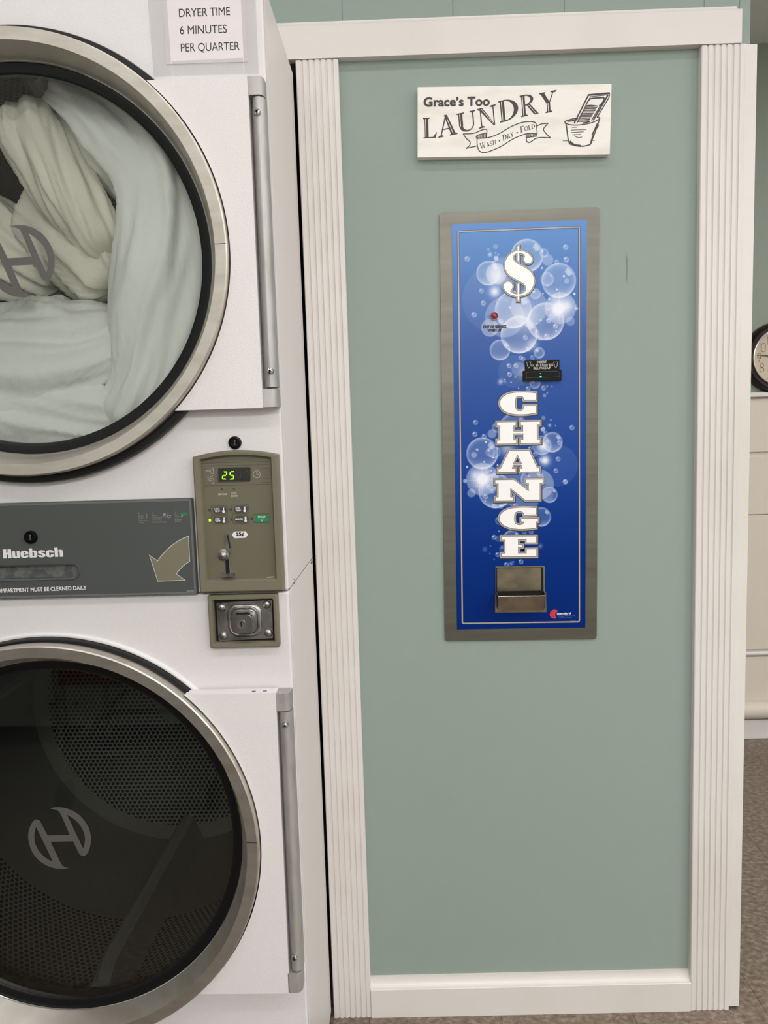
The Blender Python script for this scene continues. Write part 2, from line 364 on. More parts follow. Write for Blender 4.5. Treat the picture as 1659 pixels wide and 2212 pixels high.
# ---- serif capitals for the painted sign (unit cap height)
def ell(cx, cz, rx, rz, a0, a1, n=16): return [(cx + rx * math.cos(R(a0 + (a1 - a0) * i / n)), cz + rz * math.sin(R(a0 + (a1 - a0) * i / n))) for i in range(n + 1)]
def band(cx, cz, rx, rz, ix, iz, a0, a1): return ell(cx, cz, rx, rz, a0, a1) + list(reversed(ell(cx, cz, ix, iz, a0, a1)))
def rc(x0, x1, z0, z1): return [(x0, z0), (x1, z0), (x1, z1), (x0, z1)]
def sf(x0, x1, z, up=1):
    h = .04; return [(x0, z), (x1, z), (x1, z + up * h), ((x0 + x1) / 2 + (x1 - x0) * .22, z + up * h * 2.2), ((x0 + x1) / 2 - (x1 - x0) * .22, z + up * h * 2.2), (x0, z + up * h)]
GLY = {
 'L': (.78, [rc(.10, .31, 0, 1), sf(0, .40, 1, -1), rc(.02, .70, 0, .05), [(.55, .05), (.70, 0), (.78, .30)]], [rc(.145, .18, .06, .93)]),
 'A': (1.0, [[(.10, 0), (.16, 0), (.50, .98), (.44, 1)], [(.38, 1), (.53, 1), (.92, 0), (.68, 0)], rc(.22, .70, .32, .37), sf(0, .28, 0), sf(.60, 1.0, 0)], [[(.505, .80), (.53, .80), (.785, .06), (.76, .06)]]),
 'U': (.98, [rc(.08, .28, .30, 1), rc(.76, .82, .30, 1), band(.46, .32, .36, .34, .30, .27, 180, 360)[:17] + list(reversed(ell(.51, .32, .25, .27, 180, 360))), sf(0, .38, 1, -1), sf(.64, .94, 1, -1)], [rc(.135, .165, .30, .93)]),
 'N': (1.02, [rc(.13, .19, 0, 1), rc(.82, .88, 0, 1), [(.04, 1), (.27, 1), (.88, 0), (.80, -.02)], sf(0, .32, 0), sf(.68, 1.02, 1, -1), sf(0, .22, 1, -1)], [[(.215, .93), (.245, .93), (.80, .08), (.775, .08)]]),
 'D': (.95, [rc(.08, .28, 0, 1), band(.26, .5, .68, .5, .47, .455, -90, 90), sf(0, .34, 0), sf(0, .34, 1, -1)], [rc(.135, .165, .06, .94)]),
 'R': (1.0, [rc(.08, .28, 0, 1), band(.26, .745, .50, .255, .33, .205, -90, 90), [(.34, .52), (.55, .52), (1.02, 0), (.76, 0)], sf(0, .38, 0), sf(0, .34, 1, -1)], [rc(.135, .165, .06, .94), [(.46, .48), (.49, .48), (.87, .03), (.84, .03)]]),
 'Y': (1.0, [[(.04, 1), (.27, 1), (.60, .45), (.41, .42)], [(.80, 1), (.87, 1), (.57, .42), (.51, .42)], rc(.40, .60, 0, .46), sf(0, .36, 1, -1), sf(.66, 1.02, 1, -1), sf(.30, .70, 0)], [rc(.455, .485, .06, .44)]),
 'W': (1.32, [[(.06, 1), (.23, 1), (.47, 0), (.38, 0)], [(.41, 0), (.47, 0), (.72, 1), (.66, 1)], [(.55, 1), (.72, 1), (.96, 0), (.87, 0)], [(.90, 0), (.96, 0), (1.22, 1), (1.16, 1)], sf(0, .34, 1, -1), sf(1.04, 1.32, 1, -1)], []),
 'H': (1.0, [rc(.12, .28, 0, 1), rc(.72, .88, 0, 1), rc(.28, .72, .48, .53), sf(0, .40, 0), sf(0, .40, 1, -1), sf(.60, 1.0, 0), sf(.60, 1.0, 1, -1)], []),
 'F': (.75, [rc(.10, .26, 0, 1), rc(.10, .66, .95, 1), rc(.26, .50, .48, .53), [(.55, .95), (.70, 1), (.70, .74)], [(.46, .48), (.52, .62), (.52, .38)], sf(0, .40, 0), sf(0, .3, 1, -1)], []),
 'O': (1.0, [band(.5, .5, .48, .52, .32, .46, 0, 360)], []),
 'S': (.66, [band(.33, .75, .28, .26, .16, .20, 40, 270), band(.31, .26, .30, .27, .16, .20, 90, -140), [(.50, .80), (.56, .80), (.56, 1.0), (.52, .98)], [(.04, .0), (.08, .02), (.10, .22), (.04, .22)]], []),
}
def serif(mb, inl, ch, A, B, h, y):
    w, pol, il = GLY[ch]; ux, uz = B[0] - A[0], B[1] - A[1]; L_ = math.hypot(ux, uz); ux /= L_; uz /= L_; sx = L_ / w
    fx = lambda p: (A[0] + ux * p[0] * sx - uz * .4 * p[1] * h, A[1] + uz * p[0] * sx + p[1] * h)
    for i_, q in enumerate(pol): mb.flat([[fx(p) for p in q]], y - 1.5e-5 * i_)
    if inl is not None:
        for q in il: inl.flat([[fx(p) for p in q]], y - .0002)
    return w

# ================================================================== THE SETTING
Y_P = 0.016                                            # the sage panel's face; casings stand 16 mm proud of it
X_OPEN0, X_OPEN1 = -1.02, -0.150                       # opening in the wall that the dryer backs into
X_END = 0.706
# floor
struct('floor', MB().box(-3.2, 3.2, -5.2, 1.5, -.06, 0), 'floor', 'beige mottled vinyl tile floor')
struct('ceiling', MB().box(-3.2, 3.2, -5.2, 1.5, 2.62, 2.68), 'ceil')
# panelled wall: boards with fine V-grooves between them above the header
wb = MB()
gx = [W(x, 5, Y_P)[0] for x in (738.5, 978, 1219, 1521, 1597.5)]
edges = [X_OPEN1] + [g for g in gx] + [X_END]
wb.box(X_OPEN1, X_END, Y_P, .11, 0, 2.0)
for a, b in zip(edges[:-1], edges[1:]):
    g = .0009; wb.box(a + (g if a != X_OPEN1 else 0), b - (g if b != X_END else 0), Y_P, .05, 2.0, 2.62)
wb.box(X_OPEN1, X_END, Y_P + .0012, .11, 2.0, 2.62)
wb.box(X_OPEN0, X_OPEN1, Y_P, .11, 1.985, 2.62)
wb.box(-3.2, X_OPEN0, Y_P, .11, 0, 2.62)
wall_back = struct('wall_back', wb, 'sage', 'sage green panelled partition wall')
sc = MB(); q = [W(x, y, Y_P) for x, y in ((1353, 548), (1356, 560), (1355.5, 585), (1354, 612), (1352, 600), (1352.5, 570))]
sc.flat([q], Y_P - .0003); sc.build('scuff_mark', 'scuff', wall_back)
struct('wall_passage', MB().box(X_END - .05, X_END, .11, 1.447, 0, 2.62), 'sage')
struct('wall_recess', MB().box(-3.2, X_END - .05, 1.40, 1.447, 0, 2.62), 'void')
struct('wall_left', MB().box(-3.26, -3.2, -5.2, 1.5, 0, 2.62), 'room')
struct('wall_right', MB().box(3.2, 3.26, -5.2, 1.5, 0, 2.62), 'room')
struct('wall_rear', MB().box(-3.2, 3.2, -5.26, -5.2, 0, 2.62), 'room')

# fluted casings
def fluted(x0, x1, z0, z1):
    w = x1 - x0; n = 7; per = w / n; prof = []
    prof += [(x0, Y_P), (x0, .0015), (x0 + .0015, 0)]
    for i in range(1, n):
        c = x0 + per * i; g = per * .21
        for k in range(7):
            a = -1 + 2 * k / 6; prof.append((c + g * a, .0026 * math.cos(a * PI / 2) ** .8 if abs(a) < 1 else 0))
    prof += [(x1 - .0015, 0), (x1, .0015), (x1, Y_P)]
    m = len(prof); mb = MB()
    mb.add([(p[0], p[1], z0) for p in prof] + [(p[0], p[1], z1) for p in prof], [(i, i + 1, m + i + 1, m + i) for i in range(m - 1)])
    mb.add([(p[0], p[1], z1) for p in prof], [tuple(range(m))]); mb.add([(p[0], p[1], z0) for p in prof], [tuple(reversed(range(m)))])
    return mb
struct('trim_1', fluted(-.1623, -.0805, 0, 1.9725), 'trim', 'white fluted door casing beside the dryer')
struct('trim_2', fluted(.6085, .6915, 0, 1.9725), 'trim', 'white fluted door casing at the wall end')
struct('trim_3', MB().box(.6915, .7152, .004, .026, 0.004, 1.9735), 'trim', 'flat white corner board beside the fluted casing', bevel=.0012)
def mould(x0, x1, z0, z1, cap, ret=0):                # flat board with a coved cap along the top
    prof = [(-.002, z0), (-.002, z1 - cap)]
    for i in range(9):
        t = i / 8; a = t * PI / 2
        prof.append((-.0005 + .0125 * math.sin(a), z1 - cap + .0012 + (cap - .0012) * (1 - math.cos(a))))
    prof += [(Y_P, z1), (Y_P, z0)]
    m = len(prof); mb = MB()
    mb.add([(x0, p[0], p[1]) for p in prof] + [(x1 - ret * max(0, p[0] + .002), p[0], p[1]) for p in prof], [(i, (i + 1) % m, m + (i + 1) % m, m + i) for i in range(m)])
    mb.add([(x0, p[0], p[1]) for p in prof], [tuple(reversed(range(m)))]); mb.add([(x1 - ret * max(0, p[0] + .002), p[0], p[1]) for p in prof], [tuple(range(m))])
    return mb
struct('trim_4', mould(X_OPEN0, .683, 1.9735, 2.046, .0125, .35), 'trim', 'white header board across the top of the casings')
struct('baseboard_back', mould(-.0805, .6085, 0, .086, .022), 'trim', 'white baseboard under the sage panel')
# far wall past the wall end
YF = 1.447
zf = lambda y: W(1640, y, YF)[1]
struct('wall_far', MB().box(X_END - .05, 3.2, YF, YF + .06, zf(852), 2.62), 'sage_dark')
struct('wall_far_lower', MB().box(X_END - .05, 3.2, YF + .004, YF + .06, 0, zf(852)), 'cream')
struct('trim_5', MB().box(X_END, 3.2, YF - .022, YF, zf(857.5), zf(848)), 'trim', 'white chair rail ledge', bevel=.002)
struct('trim_6', MB().box(X_END, 3.2, YF - .006, YF + .004, zf(976), zf(862)), 'cream', bevel=.0015)
struct('trim_7', MB().box(X_END, 3.2, YF - .006, YF + .004, zf(1110.5), zf(988)), 'cream', bevel=.0015)
struct('trim_8', MB().box(X_END, 3.2, YF - .004, YF + .004, zf(1402), zf(1112.5)), 'cream', bevel=.0015)
b = MB(); b.tube([(X_END, YF - .006, zf(1410)), (3.2, YF - .006, zf(1410))], .0085, 14); struct('trim_9', b, 'trim', smooth=50)
struct('trim_10', MB().box(X_END, 3.2, YF - .004, YF + .004, zf(1515), zf(1418)), 'cream', bevel=.0015)
b = MB(); b.tube([(X_END, YF - .012, zf(1530)), (3.2, YF - .012, zf(1530))], .036, 24); struct('trim_11', b, 'cream', smooth=50)
struct('baseboard_far', MB().box(X_END, 3.2, YF - .014, YF + .004, 0, zf(1552)), 'trim', bevel=.002)

# ================================================================== WALL CLOCK
cx, cz = W(1685.6, 771, YF - .03); pxm = W(1686.6, 771, YF - .03)[0] - cx
ck = empty('wall_clock', (cx, YF, cz), 'round wall clock with dark wooden case, half hidden behind the white corner board', 'clock')
LC = lambda mb, name, m, par=ck, **kw: mb.build(name, m, par, **kw)
Rc = 77 * pxm; Rr = 61 * pxm
LC(MB().lathe(0, 0, [(.001, .0), (Rc, 0), (Rc, .012), (Rc * .97, .026), (Rc * .9, .036), (Rr, .034), (Rr * .99, .02)], 72), 'case', 'wood_dark', smooth=50)
LC(MB().lathe(0, 0, [(Rr * 1.01, .03), (Rr * 1.0, .042), (Rr * .975, .043), (58 * pxm, .036), (58 * pxm, .02)], 72), 'rim', 'clock_rim', smooth=50)
dial = LC(MB().disc(0, 0, 58.5 * pxm, .021, 64), 'dial', 'clock_face')
DIG = {'0': [ell(.25, .72, .22, .26, 0, 180, 14) + ell(.25, .28, .22, .26, 180, 360, 14) + [(.47, .72)]], '1': [[(.25, 0), (.25, 1)]],
       '2': [ell(.25, .74, .22, .24, 165, -30, 16) + [(.03, .0), (.48, .0)]], '3': [ell(.22, .76, .20, .22, 140, -90, 14) + ell(.22, .28, .24, .26, 90, -140, 14)],
       '4': [[(.36, 0), (.36, 1), (.02, .3), (.5, .3)]], '5': [[(.44, 1), (.1, 1), (.06, .56)] + ell(.24, .32, .23, .31, 130, -140, 18)],
       '6': [[(.36, 1), (.06, .42)] + ell(.25, .27, .23, .26, 150, 510, 26)], '7': [[(.02, 1), (.47, 1), (.14, 0)]],
       '8': [ell(.25, .76, .19, .22, 0, 360, 24), ell(.25, .27, .23, .26, 0, 360, 24)], '9': [ell(.25, .73, .23, .26, 0, 360, 26) + [(.44, .56), (.14, 0)]]}
for i in range(1, 13):
    nm_ = MB(); a = R(90 - 30 * i); X, Z = 43 * pxm * math.cos(a), 43 * pxm * math.sin(a); h = 19.5 * pxm; u0 = X - h * .25 * len(str(i))
    for c_ in str(i):
        for st_ in DIG[c_]: nm_.stroke([(u0 + p[0] * h, Z - h / 2 + p[1] * h) for p in st_], 1.0 * pxm, -.0216)
        u0 += h * (.38 if c_ == '1' else .55)
    nm_.build('numeral', 'clock_ink', dial)
tk = MB()
for i in range(60):
    a = R(6 * i); r0, r1 = 54 * pxm, 56 * pxm; tk.stroke([(r0 * math.cos(a), r0 * math.sin(a)), (r1 * math.cos(a), r1 * math.sin(a))], .5 * pxm, -.0216)
tk.build('minute_marks', 'clock_ink', dial)
a = math.atan2(6, -47.6)
LC(MB().prism([[(-.004, -.003), (48 * pxm * math.cos(a), 48 * pxm * math.sin(a) - .001), (48 * pxm * math.cos(a), 48 * pxm * math.sin(a) + .001), (-.004, .004)]], -.027, -.026), 'minute_hand', 'blackp')
LC(MB().prism([[(0, -.003), (.05, -.028), (.051, -.025), (0, .003)]], -.0255, -.0245), 'hour_hand', 'blackp')
LC(MB().lathe(0, 0, [(.0001, .03), (.005, .03), (.005, .022)], 20), 'hand_pin', 'blackp')
LC(MB().lathe(0, 0, [(.0001, .041)] + [(58 * pxm * q / 6, .041 - .004 * (q / 6) ** 2) for q in range(1, 7)], 48), 'cover_glass', 'clock_glass', smooth=60)

# ================================================================== LAUNDRY SIGN
ys = 0.0
SG = lambda x, y, Y=ys: W(860 + x * .30139, 150 + y * .30144, Y)
q = [SG(140, 127), SG(1530, 104), SG(1517, 608), SG(140, 631)]
sx, sz = sum(p[0] for p in q) / 4, min(p[1] for p in q)
sg = empty('laundry_sign', (sx, Y_P, sz), 'white wooden sign with painted laundry lettering, hung on the sage wall above the blue machine', 'sign')
MB().prism([list(reversed(q))], ys, Y_P - .0005).build('board', 'sign', sg, bevel=.0012, world=True)
yi = ys - .0004
SI = lambda x, y: SG(x, y, ys)
t = MB(); text(t, "Grace\u2019s Too", SI(183, 268), SI(657, 261), abs(SI(300, 200)[1] - SI(300, 268)[1]), yi, bold=.0008)
t.build('shop_name_lettering', 'sign_ink', sg, world=True)
for ch, A, B, h in (('L', (180, 495), (280, 490), 134), ('A', (288, 491), (427, 462), 138), ('U', (430, 456), (572, 424), 124), ('N', (580, 426), (714, 390), 128),
                    ('D', (730, 382), (868, 348), 138), ('R', (882, 342), (1006, 316), 138), ('Y', (1020, 320), (1142, 296), 134)):
    t, inl = MB(), MB(); serif(t, inl, ch, SI(*A), SI(*B), h * .30144 * .000935, yi)
    lt = t.build('painted_letter', 'sign_ink', sg, world=True)
    hl = inl.build('letter_highlight', 'sign', sg, world=True); hl.parent = lt
rb = MB(); lw = .0016
def rs(pts, w=lw, n=8, closed=False): rb.stroke([SI(*p) for p in (crom(pts, n) if n else pts)], w, yi, closed)
rs([(565, 492), (640, 490), (720, 462), (800, 415), (870, 385), (930, 374), (975, 378), (990, 395), (997, 462)])
rs([(565, 492), (568, 545), (580, 580), (610, 596), (660, 585), (740, 550), (820, 500), (890, 470), (940, 458), (997, 462)])
rs([(465, 462), (540, 458), (590, 438), (625, 428), (636, 440), (632, 492)]); rs([(560, 492), (562, 478), (580, 468), (632, 456)])
rs([(465, 462), (492, 498)], n=0); rs([(492, 498), (515, 520), (512, 545), (486, 566)]); rs([(486, 566), (530, 556), (566, 548)])
rs([(992, 408), (1030, 390), (1074, 387)]); rs([(1074, 387), (1045, 420), (1042, 435)]); rs([(1042, 435), (1065, 465), (1092, 491)])
rs([(1092, 491), (1030, 488), (985, 496), (945, 522), (922, 515), (918, 470)]); rs([(921, 492), (950, 484), (998, 478)])
for i in range(8): rs([(572 + i * 8, 500 - i * 1.2), (570 + i * 8.4, 474 - i * 2.2)], .0012, 0)
for i in range(9): rs([(926 + i * 8.2, 488 - i), (925 + i * 8.4, 462 + i * .2)], .0012, 0)
rb.build('ribbon_drawing', 'sign_ink', sg, world=True)
t = MB()
def word(chars, p0, p1, hs):
    tot = sum(GLY[c][0] * h for c, h in zip(chars, hs)) + .09 * sum(hs); L_ = math.hypot(p1[0] - p0[0], p1[1] - p0[1]); k = L_ / tot; u = 0
    for c, h in zip(chars, hs):
        w = GLY[c][0] * h * k; a0 = u / L_; a1 = (u + w) / L_
        A = (p0[0] + (p1[0] - p0[0]) * a0, p0[1] + (p1[1] - p0[1]) * a0); B = (p0[0] + (p1[0] - p0[0]) * a1, p0[1] + (p1[1] - p0[1]) * a1)
        serif(t, None, c, SI(*A), SI(*B), h * .30144 * .000935, yi); u += w + .09 * h * k
word('WASH', (588, 572), (706, 534), (38, 29, 29, 29)); word('DRY', (752, 512), (832, 478), (38, 29, 29)); word('FOLD', (878, 452), (984, 420), (38, 29, 29, 29))
for p in ((726, 512), (853, 452)): t.disc(*SI(*p), .0014, -yi, 12)
t.build('ribbon_lettering', 'sign_ink', sg, world=True)
tb = MB()
def ts(pts, w=.0014, n=8, closed=False): w = w if w < .0016 else .0008 + w * .5; tb.stroke([SI(*p) for p in (crom(pts, n) if n else pts)], w, yi, closed)
ts([(1193, 380), (1205, 368), (1250, 355), (1290, 349)], .0022); ts([(1193, 380), (1230, 396), (1300, 398), (1380, 384), (1438, 358), (1443, 346), (1425, 338)], .0018)
ts([(1215, 372), (1260, 365), (1285, 352)], .003); ts([(1193, 380), (1205, 400), (1222, 515), (1250, 540), (1320, 550), (1375, 538), (1385, 520)], .0026)
ts([(1443, 346), (1436, 380), (1412, 450), (1385, 520)], .0022); ts([(1230, 515), (1260, 540), (1310, 548)], .006)
ts([(1430, 385), (1405, 440), (1390, 470)], .004); ts([(1435, 395), (1425, 420)], .0045); ts([(1400, 465), (1388, 500), (1380, 530)], .0036)
ts([(1365, 182), (1262, 385)], .0036, 0); ts([(1378, 195), (1285, 380)], .0014, 0); ts([(1360, 184), (1516, 170)], .005, 0); ts([(1378, 196), (1505, 182)], .0012, 0)
ts([(1516, 170), (1512, 200), (1425, 345)], .002, 0); ts([(1504, 184), (1398, 365)], .004, 0); ts([(1482, 205), (1385, 366)], .0016, 0)
ts([(1345, 255), (1372, 215), (1400, 206), (1440, 204), (1475, 200)], .003); ts([(1475, 200), (1470, 230), (1440, 262)], .0024)
for i in range(11): ts([(1342 - i * 6.2, 262 + i * 11), (1380 - i * 6, 258 + i * 11.5), (1432 - i * 6.4, 264 + i * 10.3)], .0015 + .0008 * (i % 3 == 0), 3)
for a_, b_ in (((1245, 415), (1280, 415)), ((1238, 435), (1350, 430)), ((1238, 452), (1330, 447)), ((1248, 468), (1310, 466)), ((1180, 512), (1222, 512)), ((1385, 510), (1408, 509))): ts([a_, b_], .001, 0)
ts([(1262, 475), (1290, 488), (1318, 484)], .001); ts([(1320, 386), (1375, 374)], .003, 0)
tb.build('washtub_drawing', 'sign_ink', sg, world=True)

# ================================================================== CHANGE MACHINE
yp = .012; ya = .0108; yl = ya - .0004
cm = empty('change_machine', (.258, Y_P, .824), 'blue change machine with a bubble print and tall white letters, set in the sage wall', 'change machine')
def quad_round(pts, r, n=5):
    out = []
    for i, p in enumerate(pts):
        a, b = pts[i - 1], pts[(i + 1) % len(pts)]
        def tw(u, d):
            l = math.hypot(u[0] - p[0], u[1] - p[1]); return (p[0] + (u[0] - p[0]) * d / l, p[1] + (u[1] - p[1]) * d / l)
        A, B = tw(a, r), tw(b, r)
        for k in range(n + 1):
            s_ = k / n; out.append(((1 - s_) ** 2 * A[0] + 2 * s_ * (1 - s_) * p[0] + s_ * s_ * B[0], (1 - s_) ** 2 * A[1] + 2 * s_ * (1 - s_) * p[1] + s_ * s_ * B[1]))
    return out
CMB = lambda mb, name, m, par=cm, **kw: mb.build(name, m, par, world=True, **kw)
pl = quad_round([W(*p, yp) for p in ((949.5, 459.5), (1294.8, 446.9), (1289, 1380.6), (961, 1385))][::-1], .007)
CMB(MB().prism([pl], yp, Y_P - .0003), 'face_plate', 'plate_steel', bevel=.0006)
# printed panel: a fine grid whose colours are the print
TL, TR, BR, BL = [W(*p, ya) for p in ((975.8, 484.7), (1267.9, 474.8), (1264.4, 1355.6), (987.3, 1359.5))]
NU, NV = 240, 720
kpx = .000927
bub = []                                              # (x, z, r, kind, strength)
def zb(ox, oy, s, lst):
    for x, y, r, kd, st in lst:
        p = W(ox + x * s, oy + y * s, ya); bub.append((p[0], p[1], r * s * kpx, kd, st))
zb(930, 440, .22906, [(910, 490, 150, 'r', 1), (1070, 465, 40, 'r', .8), (1210, 725, 158, 'r', 1), (545, 655, 110, 'r', 1), (1100, 712, 62, 'r', .8), (620, 660, 95, 'f', .35), (625, 680, 95, 'g', .75), (605, 830, 58, 'g', .95),
    (780, 1000, 170, 'r', 1), (1085, 1110, 172, 'r', 1), (835, 1235, 172, 'r', 1.1), (560, 1170, 80, 'f', .22), (560, 1170, 80, 'r', .45), (990, 850, 48, 'r', .9), (655, 1380, 95, 'r', 1), (700, 1070, 185, 'f', .22), (1225, 985, 145, 'f', .28),
    (1320, 1110, 40, 'f', .22), (1105, 530, 52, 'f', .25), (615, 900, 310, 'f', .06), (700, 640, 130, 'f', .15), (930, 980, 170, 'f', .22), (900, 1080, 140, 'g', .5), (345, 520, 23, 'r', 1), (598, 560, 21, 'r', 1), (620, 515, 22, 'f', .5), (560, 480, 22, 'g', .7), (1274, 410, 23, 'r', 1.1), (1280, 527, 23, 'r', 1.1), (1190, 552, 21, 'r', 1),
    (480, 822, 21, 'r', .9), (498, 938, 22, 'r', 1.1), (410, 1048, 23, 'r', 1.1), (1113, 1103, 21, 'r', 1.2), (1178, 1155, 21, 'r', 1.3), (893, 1262, 21, 'r', 1), (1095, 1250, 23, 'r', 1), (1025, 1265, 22, 'r', .9), (1140, 1065, 24, 'r', .7), (1357, 850, 10, 'f', .8), (1258, 683, 9, 'f', .8), (1050, 607, 9, 'f', .6),
    (1375, 988, 16, 'f', .4), (1005, 1222, 21, 'r', .9), (612, 405, 22, 'f', .2), (545, 430, 12, 'f', .25), (1210, 985, 100, 'g', 1.25), (1290, 960, 60, 'g', .7), (1165, 885, 20, 'r', .6), (1285, 730, 24, 'f', .25), (750, 980, 10, 'f', .6), (660, 1110, 26, 'f', .25), (960, 1330, 60, 'g', .5),
    (1060, 848, 6, 'f', .9), (1120, 900, 6, 'f', .9), (1108, 1000, 6, 'f', .8), (1038, 1098, 6, 'f', .8), (995, 1132, 6, 'f', .8), (1008, 1195, 6, 'f', .8), (1100, 770, 6, 'f', .8), (1190, 808, 7, 'f', .9), (720, 910, 6, 'f', .7), (805, 1048, 5, 'f', .7), (615, 465, 7, 'f', .5), (640, 480, 6, 'f', .5), (1185, 1200, 6, 'f', .8), (1370, 960, 5, 'f', .5)])
zb(930, 740, .22906, [(1025, 97, 50, 'r', 1), (850, 143, 19, 'r', 1), (875, 152, 19, 'r', .9), (920, 62, 21, 'r', .9), (960, 140, 19, 'r', .9), (740, 218, 21, 'r', 1.1), (806, 218, 21, 'r', 1.1), (745, 300, 21, 'r', 1.1), (660, 370, 30, 'g', .6), (985, 385, 50, 'r', .9), (1065, 428, 21, 'r', 1.1), (920, 435, 21, 'r', 1),
    (905, 300, 75, 'g', .8), (830, 250, 66, 'f', .16), (790, 270, 150, 'f', .07), (1075, 500, 16, 'f', .3), (424, 753, 22, 'r', 1.1), (418, 864, 22, 'r', 1.1), (505, 885, 21, 'r', 1.1), (1333, 802, 22, 'r', 1.1), (1203, 1099, 21, 'r', 1), (1183, 1209, 21, 'r', 1), (1270, 1310, 21, 'r', 1), (1215, 943, 21, 'r', 1),
    (940, 1000, 21, 'r', .9), (985, 1055, 21, 'r', .9), (1083, 855, 20, 'r', 1), (488, 1045, 150, 'r', 1), (1150, 940, 95, 'r', 1), (1050, 970, 90, 'r', .8), (1060, 975, 70, 'g', .95), (1080, 1112, 56, 'g', 1), (1045, 1110, 20, 'r', .8), (780, 800, 130, 'r', .8), (630, 800, 48, 'r', .7), (580, 860, 42, 'f', .3), (490, 1290, 100, 'g', 1.25), (420, 1250, 50, 'g', .6), (490, 1290, 155, 'f', .3),
    (960, 1290, 110, 'r', .9), (1020, 1340, 145, 'f', .3), (1190, 1160, 200, 'f', .07), (1065, 710, 20, 'f', .25), (1060, 817, 22, 'f', .5), (1123, 780, 18, 'g', .6), (720, 1000, 90, 'g', .55), (565, 1035, 45, 'r', .7), (410, 1060, 28, 'f', .3), (440, 1010, 12, 'f', .5), (345, 1173, 11, 'f', .6), (325, 1305, 18, 'f', .45), (535, 1208, 20, 'r', .8), (600, 1030, 60, 'r', .6), (740, 1290, 170, 'f', .22),
    (590, 1085, 6, 'f', .9), (632, 1155, 6, 'f', .9), (572, 1208, 6, 'f', .8), (507, 1125, 7, 'f', .8), (522, 940, 8, 'f', .8), (700, 350, 5, 'f', .8), (760, 375, 5, 'f', .8), (800, 325, 6, 'f', .7), (705, 370, 5, 'f', .7), (1145, 415, 6, 'f', .5), (1100, 412, 6, 'f', .6), (830, 430, 5, 'f', .7), (1100, 475, 6, 'f', .5), (1135, 730, 10, 'f', .3), (1180, 785, 6, 'f', .5), (930, 1262, 9, 'f', .4)])
zb(930, 1040, .22906, [(1122, 125, 76, 'r', 1), (1110, 130, 50, 'f', .15), (615, 90, 165, 'r', 1), (1045, 335, 92, 'r', 1), (765, 545, 85, 'r', 1.1), (600, 527, 22, 'r', 1.2), (885, 475, 22, 'r', 1), (948, 473, 22, 'r', 1.1), (633, 690, 21, 'r', 1.1), (853, 757, 22, 'r', 1.1), (715, 785, 22, 'r', 1.1), (583, 90, 21, 'r', 1.1),
    (520, 143, 21, 'r', 1.1), (602, 230, 21, 'r', 1), (552, 52, 20, 'r', .9), (1270, 5, 21, 'r', 1), (665, 237, 19, 'r', .9), (800, 225, 21, 'r', .9), (385, 110, 40, 'f', .3), (512, 640, 24, 'f', .15), (760, 775, 26, 'g', .45), (1035, 610, 26, 'g', .4), (640, 540, 32, 'f', .15), (880, 180, 140, 'f', .25), (720, 180, 50, 'g', .7), (650, 370, 40, 'r', .7), (690, 640, 40, 'r', .6),
    (645, 470, 5, 'f', .7), (565, 608, 6, 'f', .4), (560, 682, 5, 'f', .5), (600, 737, 5, 'f', .5), (780, 758, 5, 'f', .7), (440, 45, 7, 'f', .6), (515, 185, 6, 'f', .7)])
stars = [(W(930 + 1215 * .22906, 440 + 982 * .22906, ya), .042), (W(930 + 488 * .22906, 740 + 1298 * .22906, ya), .038)]
grad = [(485, (106, 148, 208)), (560, (96, 136, 196)), (640, (84, 118, 182)), (720, (70, 100, 166)), (800, (56, 88, 158)), (900, (44, 78, 152)), (1000, (30, 66, 146)), (1100, (14, 54, 134)), (1200, (2, 44, 122)), (1360, (0, 37, 112))]
def gcol(py):
    for (a, ca), (b, cb) in zip(grad[:-1], grad[1:]):
        if py <= b:
            t_ = max(0, min(1, (py - a) / (b - a))); return [ca[i] + (cb[i] - ca[i]) * t_ for i in range(3)]
    return list(grad[-1][1])
import numpy as np
vv, uu = np.meshgrid(np.linspace(0, 1, NV + 1), np.linspace(0, 1, NU + 1), indexing='ij')
GX = (TL[0] * (1 - uu) + TR[0] * uu) * (1 - vv) + (BL[0] * (1 - uu) + BR[0] * uu) * vv
GZ = (TL[1] * (1 - uu) + TR[1] * uu) * (1 - vv) + (BL[1] * (1 - uu) + BR[1] * uu) * vv
colr = np.array([gcol(484.7 + (1359 - 484.7) * i / NV) for i in range(NV + 1)])
colr = np.repeat(colr[:, None, :], NU + 1, axis=1)
white = np.array([238, 240, 250.0])
def ss(a, b, x): t_ = np.clip((x - a) / (b - a), 0, 1); return t_ * t_ * (3 - 2 * t_)
